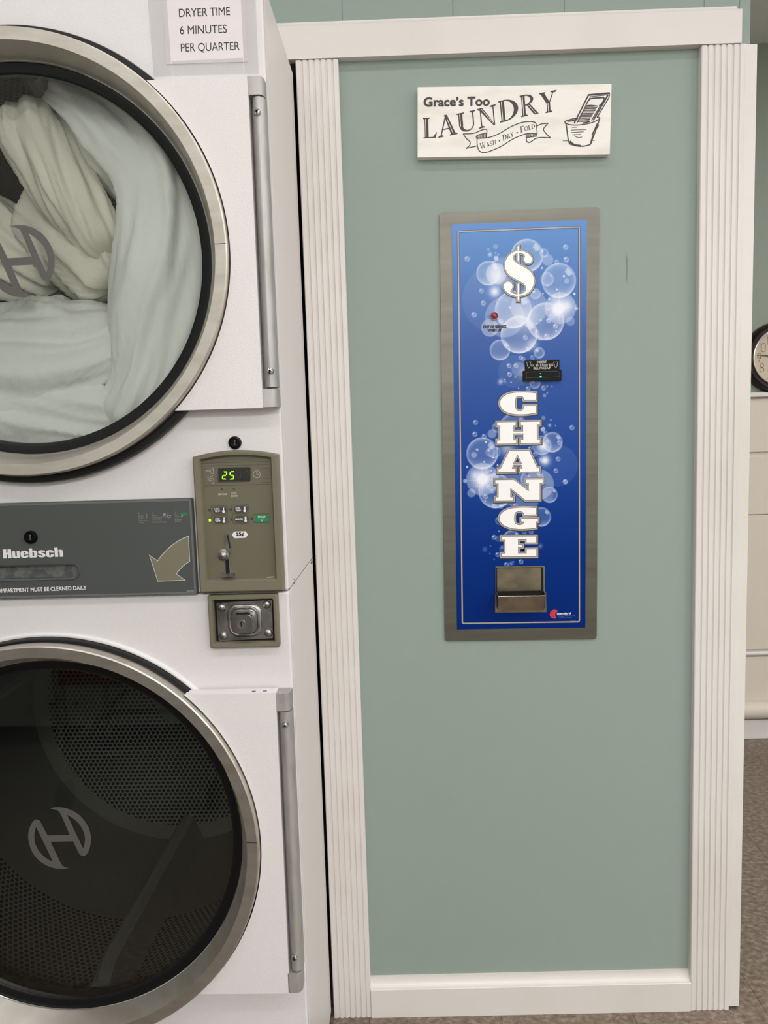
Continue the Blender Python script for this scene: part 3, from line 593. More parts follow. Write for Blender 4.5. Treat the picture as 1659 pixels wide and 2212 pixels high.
for bx, bz, br_, kd, st in bub:
    dx = GX - bx; dz = GZ - bz; d = np.hypot(dx, dz) / br_; px1 = .0011 / br_
    if kd == 'g': al = st * np.exp(-(d * 1.25) ** 2)
    elif kd == 'f': al = 1.25 * st * (1 - ss(1 - px1, 1 + px1, d))
    else:
        ins = 1 - ss(1 - px1, 1 + px1, d)
        rim = np.clip(d, 0, 1) ** (9 if br_ > .012 else 4)
        ang = np.arctan2(dz, dx)
        lit = .55 + .45 * np.cos(ang - R(120)) ** 2
        low = np.clip((-dz / br_ - .25) * 1.4, 0, 1) * .22 if br_ > .012 else 0
        al = np.clip(st * ins * (.20 + .62 * rim * lit + low), 0, 1)
        if br_ > .012:                                # window glint on the larger bubbles
            gl_ = ss(.55, .62, d) * (1 - ss(.86, .92, d)) * ss(R(20), R(26), ang) * (1 - ss(R(52), R(58), ang)); al = np.clip(al + .4 * gl_ * st, 0, 1)
        else:
            gl_ = 1 - ss(.10, .4, np.hypot(dx / br_ + .35, dz / br_ - .4)); al = np.clip(al + .55 * gl_ * st, 0, 1)
    al = np.clip(al, 0, .97)[..., None]; colr = colr * (1 - al) + white * al
for (bx, bz), r_ in stars:
    dx, dz = np.abs(GX - bx), np.abs(GZ - bz)
    al = np.exp(-(dz / .0009) ** 2) * np.clip(1 - dx / r_, 0, 1) + np.exp(-(dx / .0009) ** 2) * np.clip(1 - dz / r_, 0, 1)
    al = np.clip(al * .7, 0, .9)[..., None]; colr = colr * (1 - al) + white * al
vs = [(float(x), ya, float(z)) for x, z in zip(GX.ravel(), GZ.ravel())]
W1 = NU + 1
fs = [(i * W1 + j, (i + 1) * W1 + j, (i + 1) * W1 + j + 1, i * W1 + j + 1) for i in range(NV) for j in range(NU)]
ap = MB().add(vs, fs)
ao = CMB(ap, 'art_panel', 'art')
c01 = np.clip(colr / 255.0, 0, 1); cl = np.where(c01 <= .04045, c01 / 12.92, ((c01 + .055) / 1.055) ** 2.4).reshape(-1, 3)
ca = ao.data.color_attributes.new('print', 'FLOAT_COLOR', 'POINT')
ca.data.foreach_set('color', np.concatenate([cl, np.ones((len(cl), 1))], axis=1).astype(np.float32).ravel())
CMB(MB().prism([quad_round([TL, BL, BR, TR], .0035)], ya + .0002, yp + .0005), 'panel_backing', 'lint_trim')
bl = [W(*p, ya) for p in ((989.5, 500.5), (1251.5, 490.3), (1251.5, 1343), (998.8, 1346.6))]
bo = MB(); rr_ = quad_round(bl, .004, 5)
bo.stroke(rr_, .0042, ya - .0002, True); CMB(bo, 'border_dark_line', 'letter_dark', ao)  # wider dark printed line beneath the grey border
bo = MB(); bo.stroke(rr_, .0026, ya - .0004, True); CMB(bo, 'border_line', 'letter_grey', ao)
Z1 = lambda x, y: W(1020 + x * .14467, 510 + y * .14467, ya); Z2 = lambda x, y: W(930 + x * .22906, 740 + y * .22906, ya); Z3 = lambda x, y: W(930 + x * .22906, 1040 + y * .22906, ya)
def outlined(name, loops, u, holes=(), parent=cm):   # printed letter: white face, dark keyline, grey border, dark edge
    o = None
    for k, (dd, mm) in enumerate(((u[2], 'letter_dark'), (u[1], 'letter_grey'), (u[0], 'letter_dark'), (0, 'letter_white'))):
        mb = MB()
        for i_, lp in enumerate(loops):
            hs = [offs(h, -dd) for h in holes] if len(loops) == 1 else []
            g_ = offs(lp, dd) if dd else lp
            if k == 0: g_ = [(p[0] + .0005, p[1] - .0007) for p in g_]
            mb.flat([g_] + hs, yl - .00015 * k - 1.5e-5 * i_)
        ob = CMB(mb, name if k == 3 else 'letter_outline', mm, parent if k == 3 else None)
        if k == 3: fin = ob
        else:
            o = (o or []) + [ob]
    for ob in o:
        ob.parent = fin; me = ob.data; o0 = parent_origin(cm)
        me.transform(Matrix.Translation(-Vector(o0)))
    return fin
k2 = .22906 * kpx; u2 = (4 * k2, 16 * k2, 22 * k2)
Cw = smooth_loop([Z2(*p) for p in [(993, 477), (993, 541), (882, 541), (878, 520), (862, 506), (838, 502), (814, 507), (799, 528), (797, 575), (799, 618), (814, 639), (838, 646), (864, 640), (880, 622), (882, 598), (993, 598), (993, 662), (920, 675), (838, 680), (760, 672), (700, 650), (665, 615), (652, 575), (662, 535), (695, 500), (750, 478), (838, 469), (920, 471)]], 2, 50)
Hw = [Z2(*p) for p in [(627, 752), (803, 749), (803, 782), (782, 782), (782, 838), (872, 838), (872, 780), (850, 780), (850, 747), (1031, 745), (1031, 775), (1003, 775), (1003, 912), (1031, 912), (1031, 945), (852, 950), (852, 917), (874, 917), (874, 858), (782, 858), (782, 920), (808, 920), (808, 952), (627, 955), (627, 922), (655, 922), (655, 783), (627, 783)]]
Aw = [Z2(*p) for p in [(742, 1022), (928, 1020), (1004, 1182), (1024, 1182), (1024, 1216), (843, 1219), (843, 1190), (868, 1188), (856, 1152), (778, 1152), (766, 1190), (802, 1190), (802, 1221), (640, 1223), (640, 1192), (660, 1190)]]
Ah = [Z2(*p) for p in [(820, 1058), (862, 1144), (776, 1144)]]
Nw = [Z3(*p) for p in [(610, -12), (785, -15), (925, 92), (925, 15), (900, 12), (900, -18), (1058, -20), (1058, 12), (1030, 15), (1030, 172), (895, 175), (752, 62), (752, 148), (780, 150), (780, 180), (612, 182), (612, 150), (640, 148), (640, 20), (610, 20)]]
Gw = smooth_loop([Z3(*p) for p in [(993, 250), (993, 312), (882, 315), (878, 298), (862, 284), (838, 280), (806, 286), (791, 305), (788, 345), (791, 385), (806, 406), (838, 412), (864, 406), (880, 392), (882, 378), (855, 378), (855, 352), (1012, 350), (1012, 377), (993, 378), (993, 436), (920, 446), (838, 450), (760, 441), (695, 418), (660, 385), (648, 348), (660, 308), (700, 274), (760, 253), (838, 246), (920, 246)]], 2, 50)
Ew = [Z3(*p) for p in [(670, 520), (995, 518), (995, 576), (905, 577), (905, 545), (825, 545), (825, 598), (865, 600), (865, 616), (825, 618), (825, 678), (905, 678), (905, 640), (998, 638), (998, 706), (670, 708), (670, 680), (705, 678), (705, 550), (670, 550)]]
for lp in (Cw, Hw): outlined('letter', [lp], u2)
outlined('letter', [Aw], u2, [Ah])
for lp in (Nw, Gw, Ew): outlined('letter', [lp], u2)
k1 = .14467 * kpx
Sw = smooth_loop([Z1(*p) for p in [(690, 218), (770, 228), (840, 262), (884, 312), (895, 352), (880, 394), (845, 411), (806, 404), (778, 376), (772, 345), (790, 300), (765, 266), (720, 255), (660, 258), (618, 285), (604, 325), (625, 375), (690, 422), (790, 472), (870, 528), (914, 600), (926, 680), (906, 762), (860, 830), (790, 878), (690, 896), (600, 886), (530, 852), (482, 802), (466, 756), (476, 714), (506, 686), (545, 680), (585, 700), (606, 745), (594, 790), (566, 826), (592, 852), (640, 868), (690, 870), (745, 862), (790, 832), (806, 780), (790, 732), (740, 692), (640, 640), (552, 585), (502, 520), (484, 440), (500, 360), (545, 290), (615, 238)]], 2, 70)
outlined('dollar_symbol', [Sw, [Z1(*p) for p in ((675, 155), (697, 155), (697, 378), (675, 378))], [Z1(*p) for p in ((675, 712), (697, 712), (697, 968), (675, 968))]], (5 * k1, 20 * k1, 27 * k1))
# out-of-service lamp
lx, lz = W(1067, 683.2, ya)
lamp = CMB(MB().lathe(lx, lz, [(.0078, -yl), (.0078, -yl + .004), (.0068, -yl + .006), (.0058, -yl + .0045)], 32), 'service_lamp', 'chrome', smooth=50)
CMB(MB().dome(lx, lz, .006, -yl + .003, .0048), 'lens', 'red', lamp, smooth=60)
t = MB(); text(t, 'OUT OF SERVICE', W(1043, 709.5, ya), W(1094, 708.7, ya), 6.2 * kpx, yl, .00045); text(t, 'WHEN LIT', W(1053, 716.8, ya), W(1083.5, 716.3, ya), 6.0 * kpx, yl, .00045)
CMB(t, 'lamp_lettering', 'ink', ao)
# bill acceptor
ba = CMB(MB().prism([[W(*p, .004) for p in ((1129.7, 823.5), (1212.8, 821.5), (1212.8, 798.5), (1129.7, 801))]], .0035, ya), 'bill_acceptor', 'blackp', bevel=.0006)
CMB(MB().prism([[W(*p, .009) for p in ((1134, 802), (1208.5, 800), (1208.5, 777), (1133.5, 779))]], .0095, ya), 'instruction_plate', 'blackp', ba)
t = MB(); yy = .0092
text(t, 'INSERT', W(1160, 785, yy), W(1181, 784.4, yy), 5 * kpx, yy, .00015); text(t, '$1. $5, $10 or $20', W(1147.5, 791.7, yy), W(1195, 790.4, yy), 5 * kpx, yy, .00012); text(t, 'BILL FACE UP', W(1152.5, 798, yy), W(1190, 797, yy), 5 * kpx, yy, .00015)
CMB(t, 'instruction_lettering', 'print_light', ba)
for x0 in (1137.2, 1195.4):
    t = MB(); t.stroke([W(x0 + dx, 782.3 + dy, yy) for dx, dy in ((0, 0), (9.8, -.5), (7.6, 5.5), (9, 6.5), (5.2, 13), (1.6, 7), (2.6, 6))], .0006, yy, True); CMB(t, 'insert_arrow', 'print_light', ba)
so, si = [W(*p, .0034) for p in ((1137, 816.3), (1209, 814), (1209, 804.5), (1203, 801.5), (1137, 804))], None
sl = MB(); sl.stroke(so, .0006, .0033, True); CMB(sl, 'slot_outline', 'lint', ba)
CMB(MB().prism([offs(so, -.0012)], .0030, .0034), 'bill_slot', 'void', ba)
CMB(MB().disc(*W(1168, 813.6, .003), .0018, -.0028, 16), 'status_light', 'led_cyan', ba)
CMB(MB().disc(*W(1167, 807, .003), .0007, -.0028, 10), 'status_glint', 'led_cyan', ba)
# coin tray
TT = lambda x, y, Y: W(1060 + x * .08439, 1210 + y * .08442, Y)
fo = [TT(*p, .009) for p in ((115, 1340), (1430, 1328), (1418, 822), (1388, 818), (1385, 145), (122, 160), (122, 850), (108, 855))]
fi = [TT(*p, .009) for p in ((140, 900), (1350, 880), (1338, 178), (140, 195))]
ct = CMB(MB().prism([fo, fi], .0085, ya), 'coin_tray', 'tray_steel', bevel=.0005)
x0, z0 = TT(140, 940, .011); x1, z1 = TT(1350, 178, .011)
bk = MB(); dp = Y_P + .035                             # pocket behind the plate
cm_pocket = MB().box(x0, x1, .0112, .0116, z0 - .01, z1)
bk.add([(x0, .0095, z1), (x1, .0095, z1), (x1, .0103, z0 - .012), (x0, .0103, z0 - .012)], [(0, 3, 2, 1)])
CMB(bk, 'pocket', 'void', ct)
fl_ = [TT(165, 800, .0098), TT(1288, 778, .0098), TT(1290, 195, .0098), TT(160, 205, .0098)]
CMB(MB().prism([quad_round(fl_, .0025)], .0088, .0094), 'coin_flap', 'tray_steel', ct)
# cup projecting from the panel
yf = -.022
cl_, cr_ = TT(190, 930, yf), TT(1395, 915, yf); cbl, cbr = TT(205, 1300, yf), TT(1365, 1290, yf)
bx0, bx1 = TT(135, 870, .0085), TT(1375, 850, .0085); bb0, bb1 = TT(130, 1318, .0085), TT(1410, 1305, .0085)
cup = MB()
P3 = lambda p, y: (p[0], y, p[1])
o_ = [P3(cl_, yf), P3(cr_, yf), P3(cbr, yf + .006), P3(cbl, yf + .006), P3((bx0[0], cl_[1] + .003), .0085), P3((bx1[0], cr_[1] + .003), .0085), P3((bb1[0] - .002, cbr[1]), .0085), P3((bb0[0] + .002, cbl[1]), .0085)]
cup.add(o_, [(3, 2, 1, 0), (0, 4, 7, 3), (1, 2, 6, 5), (2, 3, 7, 6)])
co_ = CMB(cup, 'coin_cup', 'tray_steel', ct)
sm = co_.modifiers.new('wall_thickness', 'SOLIDIFY'); sm.thickness = .0012; sm.offset = -1
lip = MB(); lip.tube([o_[4], o_[0], o_[1], o_[5]], .0011, 8); CMB(lip, 'cup_lip', 'tray_edge', ct, smooth=60)
# maker's mark
lg = MB(); lc = W(1197.5, 1326.5, ya); r_ = 10.2 * kpx
arc_ = ell(lc[0], lc[1], r_, r_, 62, 300, 30) + [(lc[0] + r_ * .25, lc[1] - r_ * .55), (lc[0] + r_ * .15, lc[1]), (lc[0] + r_ * .75, lc[1] + r_ * .75)]
lg.flat([arc_], yl); mk = CMB(lg, 'maker_mark', 'red_print')
t = MB()
for k in range(4): z = lc[1] + r_ * (.55 - .38 * k); t.stroke([(lc[0] - r_ * .85, z), (lc[0] + r_ * .05, z)], .00035, yl - .0002)
CMB(t, 'mark_lines', 'letter_dark', mk)
t = MB(); text(t, 'Standard', W(1202.5, 1327.6, ya), W(1232.5, 1326.6, ya), 4.6 * kpx, yl - .0002, .0003, .15); CMB(t, 'maker_name', 'white_print', mk)
t = MB(); text(t, 'Change-Makers, Inc.', W(1204, 1332.3, ya), W(1243.5, 1331.2, ya), 3.6 * kpx, yl - .0002); text(t, 'Indianapolis, Indiana', W(1207, 1335.8, ya), W(1235, 1335, ya), 2.4 * kpx, yl - .0002); CMB(t, 'maker_address', 'blue_print', mk)
t = MB(); text(t, '000743-A', W(1232.5, 1341.2, ya), W(1244, 1340.9, ya), 2.2 * kpx, yl); CMB(t, 'print_number', 'blue_print', ao)

# ================================================================== STACKED TUMBLE DRYER (local frame: x right from its right edge, -y out of its front, z up)
dr = empty('tumble_dryer', D_O, 'white stacked coin-operated tumble dryer with two round glass doors', 'dryer', YAW)
DW = .80; SEAM = 1.0135; TOP = 1.947
def DM(mb, name, m, par=dr, **kw): return mb.build(name, m, par, **kw)
def front(cx, cz, Rh, x0, x1, z0, z1):
    cor = [math.atan2(z - cz, x - cx) for x in (x0, x1) for z in (z0, z1)]
    an = sorted(set([2 * PI * i / 120 - PI for i in range(120)] + cor)); n = len(an); I, O = [], []
    for a in an:
        c, s_ = math.cos(a), math.sin(a); t_ = min([(x1 - cx) / c if c > 1e-9 else 9, (x0 - cx) / c if c < -1e-9 else 9, (z1 - cz) / s_ if s_ > 1e-9 else 9, (z0 - cz) / s_ if s_ < -1e-9 else 9])
        I.append((cx + Rh * c, cz + Rh * s_)); O.append((cx + t_ * c, cz + t_ * s_))
    mb = MB(); th = .018
    v = [(p[0], 0, p[1]) for p in I] + [(p[0], 0, p[1]) for p in O] + [(p[0], th, p[1]) for p in I] + [(p[0], th, p[1]) for p in O]
    f = []
    for i in range(n):
        j = (i + 1) % n
        f += [(i, n + i, n + j, j), (2 * n + i, 2 * n + j, 3 * n + j, 3 * n + i), (i, j, 2 * n + j, 2 * n + i), (n + i, 3 * n + i, 3 * n + j, n + j)]
    return mb.add(v, f)
UC = (-.3940, 1.544, 1.0); LC_ = (-.406, .598, 1.042)
for (cx, cz, k), z0, z1, nm in ((UC, SEAM + .001, TOP, 'upper'), (LC_, .02, SEAM - .001, 'lower')):
    DM(front(cx, cz, .334 * k, -DW, 0, z0, z1), 'front_panel', 'dryer_white', bevel=.004, seg=3)
    lipm = MB(); Rl = .331 * k + (.0155 if k == 1 else .0075)
    lipm.lathe(cx, cz, [(Rl + .005, -.001), (Rl + .004, .003), (Rl + .001, .0055), (Rl - .002, .0045), (Rl - .003, -.001)], 160); (DM(lipm, 'opening_lip', 'dryer_white', smooth=60) if nm == 'lower' else None)
    sp = MB(); sp.box(-.0022, -.0002, .0185, D_DEPTH, z0, z1); side = DM(sp, 'side_panel', 'dryer_side', bevel=.0008)
    sp = MB(); sp.box(-DW + .0002, -DW + .0022, .0185, D_DEPTH, z0, z1); DM(sp, 'side_panel', 'dryer_side')
    if nm == 'upper':
        for px, py in ((634.5, 1256), (672.2, 1213.5)):
            d = ray(px, py); P0 = D_O; t_ = (P0 - CAM).dot(D_E) / d.dot(D_E); p = CAM + d * t_; yy = (p - D_O).dot(D_N)
            s_ = MB().dome(0, 0, .0045, 0, .003, 20, 4).xform(lambda v: (-v[1] - .0002, yy + v[0], p.z + v[2])); DM(s_, 'side_screw', 'zinc', side, smooth=60)
DM(MB().box(-DW + .003, -.003, .0185, D_DEPTH, TOP - .003, TOP), 'top_panel', 'dryer_side')
DM(MB().box(-DW + .003, -.003, .02, D_DEPTH, .02, .023), 'bottom_panel', 'dryer_side')
for fx in (-.06, -.74):
    for fy in (.05, .29): DM(MB().add(*[(lambda b_: (b_.v, b_.f))(MB().box(fx - .018, fx + .018, fy - .018, fy + .018, 0, .02))][0]), 'foot', 'blackp')
rh = MB(); rh.box(-DW + .03, -.03, D_DEPTH + .001, .95, .05, TOP - .03)
rh.f = [f for f in rh.f if f != (0, 1, 5, 4)]        # open towards the drums; DM(rh, 'rear_housing', 'void')

EMB = [(1010, 1425), (860, 1448), (700, 1430), (540, 1370), (400, 1270), (285, 1135), (212, 960), (190, 800), (205, 680), (250, 560), (300, 480), (360, 455), (420, 475), (460, 540), (580, 775), (1022, 765), (840, 340), (790, 285), (720, 255), (620, 245), (700, 220), (820, 212), (960, 235), (1100, 290), (1230, 380), (1340, 510), (1420, 660), (1448, 820), (1440, 960), (1400, 1090), (1350, 1165), (1300, 1190), (1240, 1175), (1200, 1125), (1090, 895), (645, 905), (850, 1345), (900, 1398)]
EH1 = [(355, 610), (320, 720), (318, 860), (350, 990), (430, 1120), (540, 1220), (620, 1270), (688, 1300)]
EH2 = [(970, 365), (1080, 430), (1190, 520), (1270, 640), (1320, 760), (1330, 880), (1310, 980), (1290, 1040)]
GOFF = -.0034
EM = lambda p: D(40 + p[0] * .1085, 1720 + p[1] * .1085, GOFF)
em_l = [smooth_loop([EM(p) for p in lp], 2, 40) for lp in (EMB, EH1, EH2)]
a_, b_ = D(118.9, 564, GOFF), EM((1450, 830)); c_, d_ = D(101.8, 607.5, GOFF), EM((1300, 1190))
esh = ((a_[0] - b_[0] + c_[0] - d_[0]) / 2, (a_[1] - b_[1] + c_[1] - d_[1]) / 2)
def round_door(cx, cz, k, plate, bar, caps, screws, label, seam_z):
    L = lambda r, o: (r * k, o); cw = .0125 if k == 1 else .0050
    rim = MB().lathe(cx, cz, [L(.294, -.004), L(.2978, -.0035), L(.2985, -.0005), L(.3108, .036), L(.3122, .0395), L(.3285, .041), L(.3305, .0395), L(.3310, .036), L(.3310, .016), L(.325, .014)], 200)
    dm = DM(rim, 'door', 'steel', smooth=28); dm['label'] = label
    rj = MB()
    rj.add([(cx + .3124 * k, -.0400, seam_z), (cx + .329 * k, -.0413, seam_z), (cx + .329 * k, -.0413, seam_z + .0008), (cx + .3124 * k, -.0400, seam_z + .0008)], [(0, 1, 2, 3)]); DM(rj, 'rim_joint', 'blackp', dm)
    DM(MB().lathe(cx, cz, [L(.300, .0), L(.332, .0), (.331 * k + cw, .002), (.331 * k + cw, .016), (.331 * k + cw - .002, .0195), L(.33, .0195), L(.329, .015)], 160), 'outer_seal', 'rubber', dm, smooth=50)
    DM(MB().lathe(cx, cz, [L(.2972, .0016), L(.2984, .0024), L(.2992, .0016), L(.2988, .0002), L(.2974, .0002)], 200, True), 'rim_edge', 'chrome', dm, smooth=60)
    DM(MB().lathe(cx, cz, [L(.2978, -.0002), L(.2965, .0008), L(.293, .0006), L(.289, -.0006), L(.2865, -.0012), L(.2835, -.0018), L(.281, -.0036), L(.280, -.010), L(.296, -.012), L(.30, -.006)], 160), 'glass_gasket', 'rubber', dm, smooth=40)
    g = MB().lathe(cx, cz, [(.0005, -.0040), L(.14, -.0040), L(.285, -.0042)], 128)
    DM(g, 'door_glass', 'glass', dm, smooth=60)
    x1, z0, z1 = plate; Rp = .333 * k
    a0 = math.asin((z0 - cz) / Rp); a1 = math.asin((z1 - cz) / Rp)
    pts = [(x1, z0), (x1, z1)] + [(cx + Rp * math.cos(a1 + (a0 - a1) * i / 40), cz + Rp * math.sin(a1 + (a0 - a1) * i / 40)) for i in range(41)]
    hp = DM(MB().prism([pts], -.030, -.0065), 'hinge_plate', 'dryer_plate', dm, bevel=.002)
    for hx in (-.019, -.037): 
        s_ = MB(); s_.box(x1 + hx - .003, x1 + hx + .003, -.022, -.019, z1 + .0001, z1 + .0004); DM(s_, 'vent_notch', 'blackp', dm)
    bx0, bx1, bz0, bz1 = bar; c = (bx0 + bx1) / 2; hr = (bx1 - bx0) / 2
    pr = [(c + hr * math.cos(PI * i / 16), -.018 - hr * 1.25 * math.sin(PI * i / 16)) for i in range(17)] + [(bx0, -.003), (bx1, -.003)]
    m_ = len(pr); hb = MB()
    hb.add([(p[0], p[1], bz0) for p in pr] + [(p[0], p[1], bz1) for p in pr], [(i, (i + 1) % m_, m_ + (i + 1) % m_, m_ + i) for i in range(m_)])
    hb.add([(p[0], p[1], bz0) for p in pr], [tuple(range(m_))]); hb.add([(p[0], p[1], bz1) for p in pr], [tuple(range(m_))])
    DM(hb, 'hinge_bar', 'hinge', dm, smooth=40)
    for (qx0, qx1, qz0, qz1) in caps:
        pr = [(qx0, -.0005)] + [(qx0, -.030)] + [(qx0 + (qx1 - qx0) * .62, -.030)] + [(qx1 - (qx1 - qx0) * .38 * (1 - math.sin(PI / 2 * i / 6)), -.018 - .012 * math.cos(PI / 2 * i / 6)) for i in range(1, 7)] + [(qx1, -.0005)]
        m_ = len(pr); hb = MB()
        hb.add([(p[0], p[1], qz0) for p in pr] + [(p[0], p[1], qz1) for p in pr], [(i, (i + 1) % m_, m_ + (i + 1) % m_, m_ + i) for i in range(m_)])
        hb.add([(p[0], p[1], qz0) for p in pr], [tuple(range(m_))]); hb.add([(p[0], p[1], qz1) for p in pr], [tuple(range(m_))])
        DM(hb, 'hinge_cap', 'hinge', dm, smooth=40)
    for (qx, qz) in screws:
        s_ = MB().lathe(qx, qz, [(.0001, .0325), (.0016, .0325), (.0018, .0345), (.0042, .0335), (.0056, .030), (.0058, .026)], 24); DM(s_, 'hinge_screw', 'chrome', dm, smooth=45)
        DM(MB().disc(qx, qz, .0017, .0330, 6), 'screw_socket', 'blackp', dm)
    DM(MB().box(cx - .331 * k - .02, cx - .331 * k + .012, -.052, -.036, cz - .055, cz + .055), 'pull_handle', 'steel', dm, bevel=.005)
    return dm
up = round_door(*UC, (-.0225, 1.3075, 1.7933), (-.0188, .0005, 1.3385, 1.7640), ((-.0230, .0, 1.7665, 1.7930), (-.0225, .0005, 1.3085, 1.3360)), ((-.0105, 1.7411), (-.0085, 1.3629)), 'steel-rimmed round glass door of the upper drum', D(477, 527, .04)[1])
lo = round_door(*LC_, (-.0235, .3355, .8545), (-.0200, -.0005, .3750, .8215), ((-.0233, -.001, .8235, .8525), (-.0255, -.0025, .3365, .3715)), ((-.0105, .8010), (-.0125, .3995)), 'steel-rimmed round glass door of the lower drum', D(537, 1821, .04)[1])
e = MB(); e.flat(em_l, -GOFF - .0006); DM(e, 'emblem', 'emblem', lo)
e = MB(); e.flat([[(p[0] + esh[0], p[1] + esh[1]) for p in lp] for lp in em_l], -GOFF - .0006); DM(e, 'emblem', 'emblem', up)

# drums
def drum(cx, cz, k, phase):
    Rd = .352 * k; y0, ym, y1 = .060, .33, .66; n = 120
    def cyl(ya_, yb_, name, m, par):
        me = bpy.data.meshes.new(name); vs, fs, uvs = [], [], []
        for i in range(n + 1):
            a = 2 * PI * i / n
            for y in (ya_, yb_): vs.append((cx + Rd * math.cos(a), y, cz + Rd * math.sin(a))); uvs.append((Rd * a, y))
        for i in range(n): fs.append((2 * i, 2 * i + 1, 2 * i + 3, 2 * i + 2))
        me.from_pydata(vs, [], fs); uvl = me.uv_layers.new(name='UVMap')
        for lp in me.loops: uvl.data[lp.index].uv = uvs[lp.vertex_index]
        me.materials.append(M[m]); me.polygons.foreach_set('use_smooth', [True] * len(fs)); o = bpy.data.objects.new(name, me); COL.objects.link(o); o.parent = par; return o
    d0 = cyl(y0, ym, 'drum', 'perf', dr)
    cyl(ym, y1, 'drum_band', 'drum_solid', d0)
    bkm = bpy.data.meshes.new('drum_back'); vs = []; fs = []; uvs = []
    for r in (.05, .312 * k):
        for i in range(n): a = 2 * PI * i / n; vs.append((cx + r * math.cos(a), y1 - .004, cz + r * math.sin(a)))
    fs = [(i, (i + 1) % n, n + (i + 1) % n, n + i) for i in range(n)]
    bkm.from_pydata(vs, [], fs); uvl = bkm.uv_layers.new(name='UVMap')
    for lp in bkm.loops: v = bkm.vertices[lp.vertex_index].co; uvl.data[lp.index].uv = (v.x, v.z)
    bkm.materials.append(M['perf']); o = bpy.data.objects.new('drum_back', bkm); COL.objects.link(o); o.parent = d0
    DM(MB().lathe(cx, cz, [(.0005, -y1), (.12, -y1), (Rd, -y1)], 96), 'drum_end', 'drum_solid', d0)
    DM(MB().lathe(cx, cz, [(.05, -y1 + .006), (.045, -y1 + .009), (.0005, -y1 + .009)], 64), 'drum_hub', 'drum_solid', d0, smooth=40)
    DM(MB().lathe(cx, cz, [(.302 * k, -.012), (.302 * k, -.054), (Rd + .006, -.058), (Rd + .006, -.012)], 120), 'bulkhead', 'void', dr, smooth=30)
    for q in range(3):
        a = R(phase + 120 * q); c, s_ = math.cos(a), math.sin(a); tx, tz = -s_, c
        rb_ = MB(); sec = [(-.036, 0), (-.016, .062), (-.006, .070), (.006, .070), (.016, .062), (.036, 0)]; vs = []
        for y, sh in ((y0 + .015, .72), (y0 + .05, 1), (y1, 1)):
            for w_, h in sec: r = Rd - h * sh - (.0 if h else -.001); vs.append((cx + c * r + tx * w_, y, cz + s_ * r + tz * w_))
        m_ = len(sec); fs = [(i * m_ + j, i * m_ + j + 1, (i + 1) * m_ + j + 1, (i + 1) * m_ + j) for i in range(2) for j in range(m_ - 1)] + [tuple(range(m_))]
        rb_.add(vs, fs); DM(rb_, 'drum_rib', 'drum_rib', d0, smooth=30)
    return d0
drum(*UC, -30); drum(*LC_, -87)

# lint drawer front
o12 = .012
ltr, lbr = D(415.6, 1076, o12), D(424, 1283, o12); lz0, lz1 = lbr[1], ltr[1]; lx1 = (ltr[0] + lbr[0]) / 2; lx0 = -.655
hz0, hz1 = D(100, 1252, .013)[1], D(100, 1218.5, .013)[1]; hx1 = D(171.5, 1233, .013)[0]; hcx = -.408; hx0 = 2 * hcx - hx1
slot = rrect(hx0, hx1, hz0, hz1, (hz1 - hz0) / 2 * .98, 10)
lint = MB().prism([rrect(lx0, lx1, lz0, lz1, .002, 3), slot], -.0125, -.0005); lp = DM(lint, 'lint_compartment_door', 'lint')
br_ = MB(); br_.stroke(rrect(lx0 + .0025, lx1 - .0025, lz0 + .0025, lz1 - .0025, .0015, 3), .003, -.0128, True); DM(br_, 'door_edge', 'lint_trim', lp)
hr_ = MB(); sl2 = offs(slot, .0004); sl3 = offs(slot, -.0022); n_ = len(slot)
hr_.add([(p[0], -.0127, p[1]) for p in offs(slot, .0012)] + [(p[0], -.0145, p[1]) for p in sl2] + [(p[0], -.0135, p[1]) for p in sl3] + [(p[0], -.004, p[1]) for p in sl3], [(q * n_ + i, q * n_ + (i + 1) % n_, (q + 1) * n_ + (i + 1) % n_, (q + 1) * n_ + i) for q in range(3) for i in range(n_)])
DM(hr_, 'handle_rim', 'lint', lp, smooth=50)
hi = MB(); hi.add([(hx0, -.001, hz0), (hx1, -.0085, hz0 + .004), (hx1, -.0085, hz1), (hx0, -.001, hz1)], [(0, 1, 2, 3)]); 
hi = MB(); xs = [hx0, hx0 + .028, hcx - .05, hx1]; 
hi.flat([slot], -.0045); DM(hi, 'handle_recess', 'handle_in', lp)
def keylock(cx, cz, r, off, par, name='key_lock'):
    k_ = DM(MB().lathe(cx, cz, [(r, off), (r, off + .003), (r * .93, off + .0048), (r * .74, off + .0052), (r * .66, off + .0036), (.0003, off + .0034)], 36), name, 'blackp', par, smooth=40)
    sl_ = MB(); w = r * .16; sl_.flat([[(cx - w, cz - r * .4), (cx + w, cz - r * .4), (cx + w * .4, cz), (cx + w, cz + r * .4), (cx - w, cz + r * .45), (cx - w * .3, cz)]], -(off + .0038)); DM(sl_, 'keyhole', 'zinc' if par is not dr else 'lint', k_ if par is dr else par)
    return k_
keylock(*D(66.5, 1160.5, .014), .0106, .0125, lp)
keylock(*D(506.8, 956.3, .004), .0104, .0, dr)
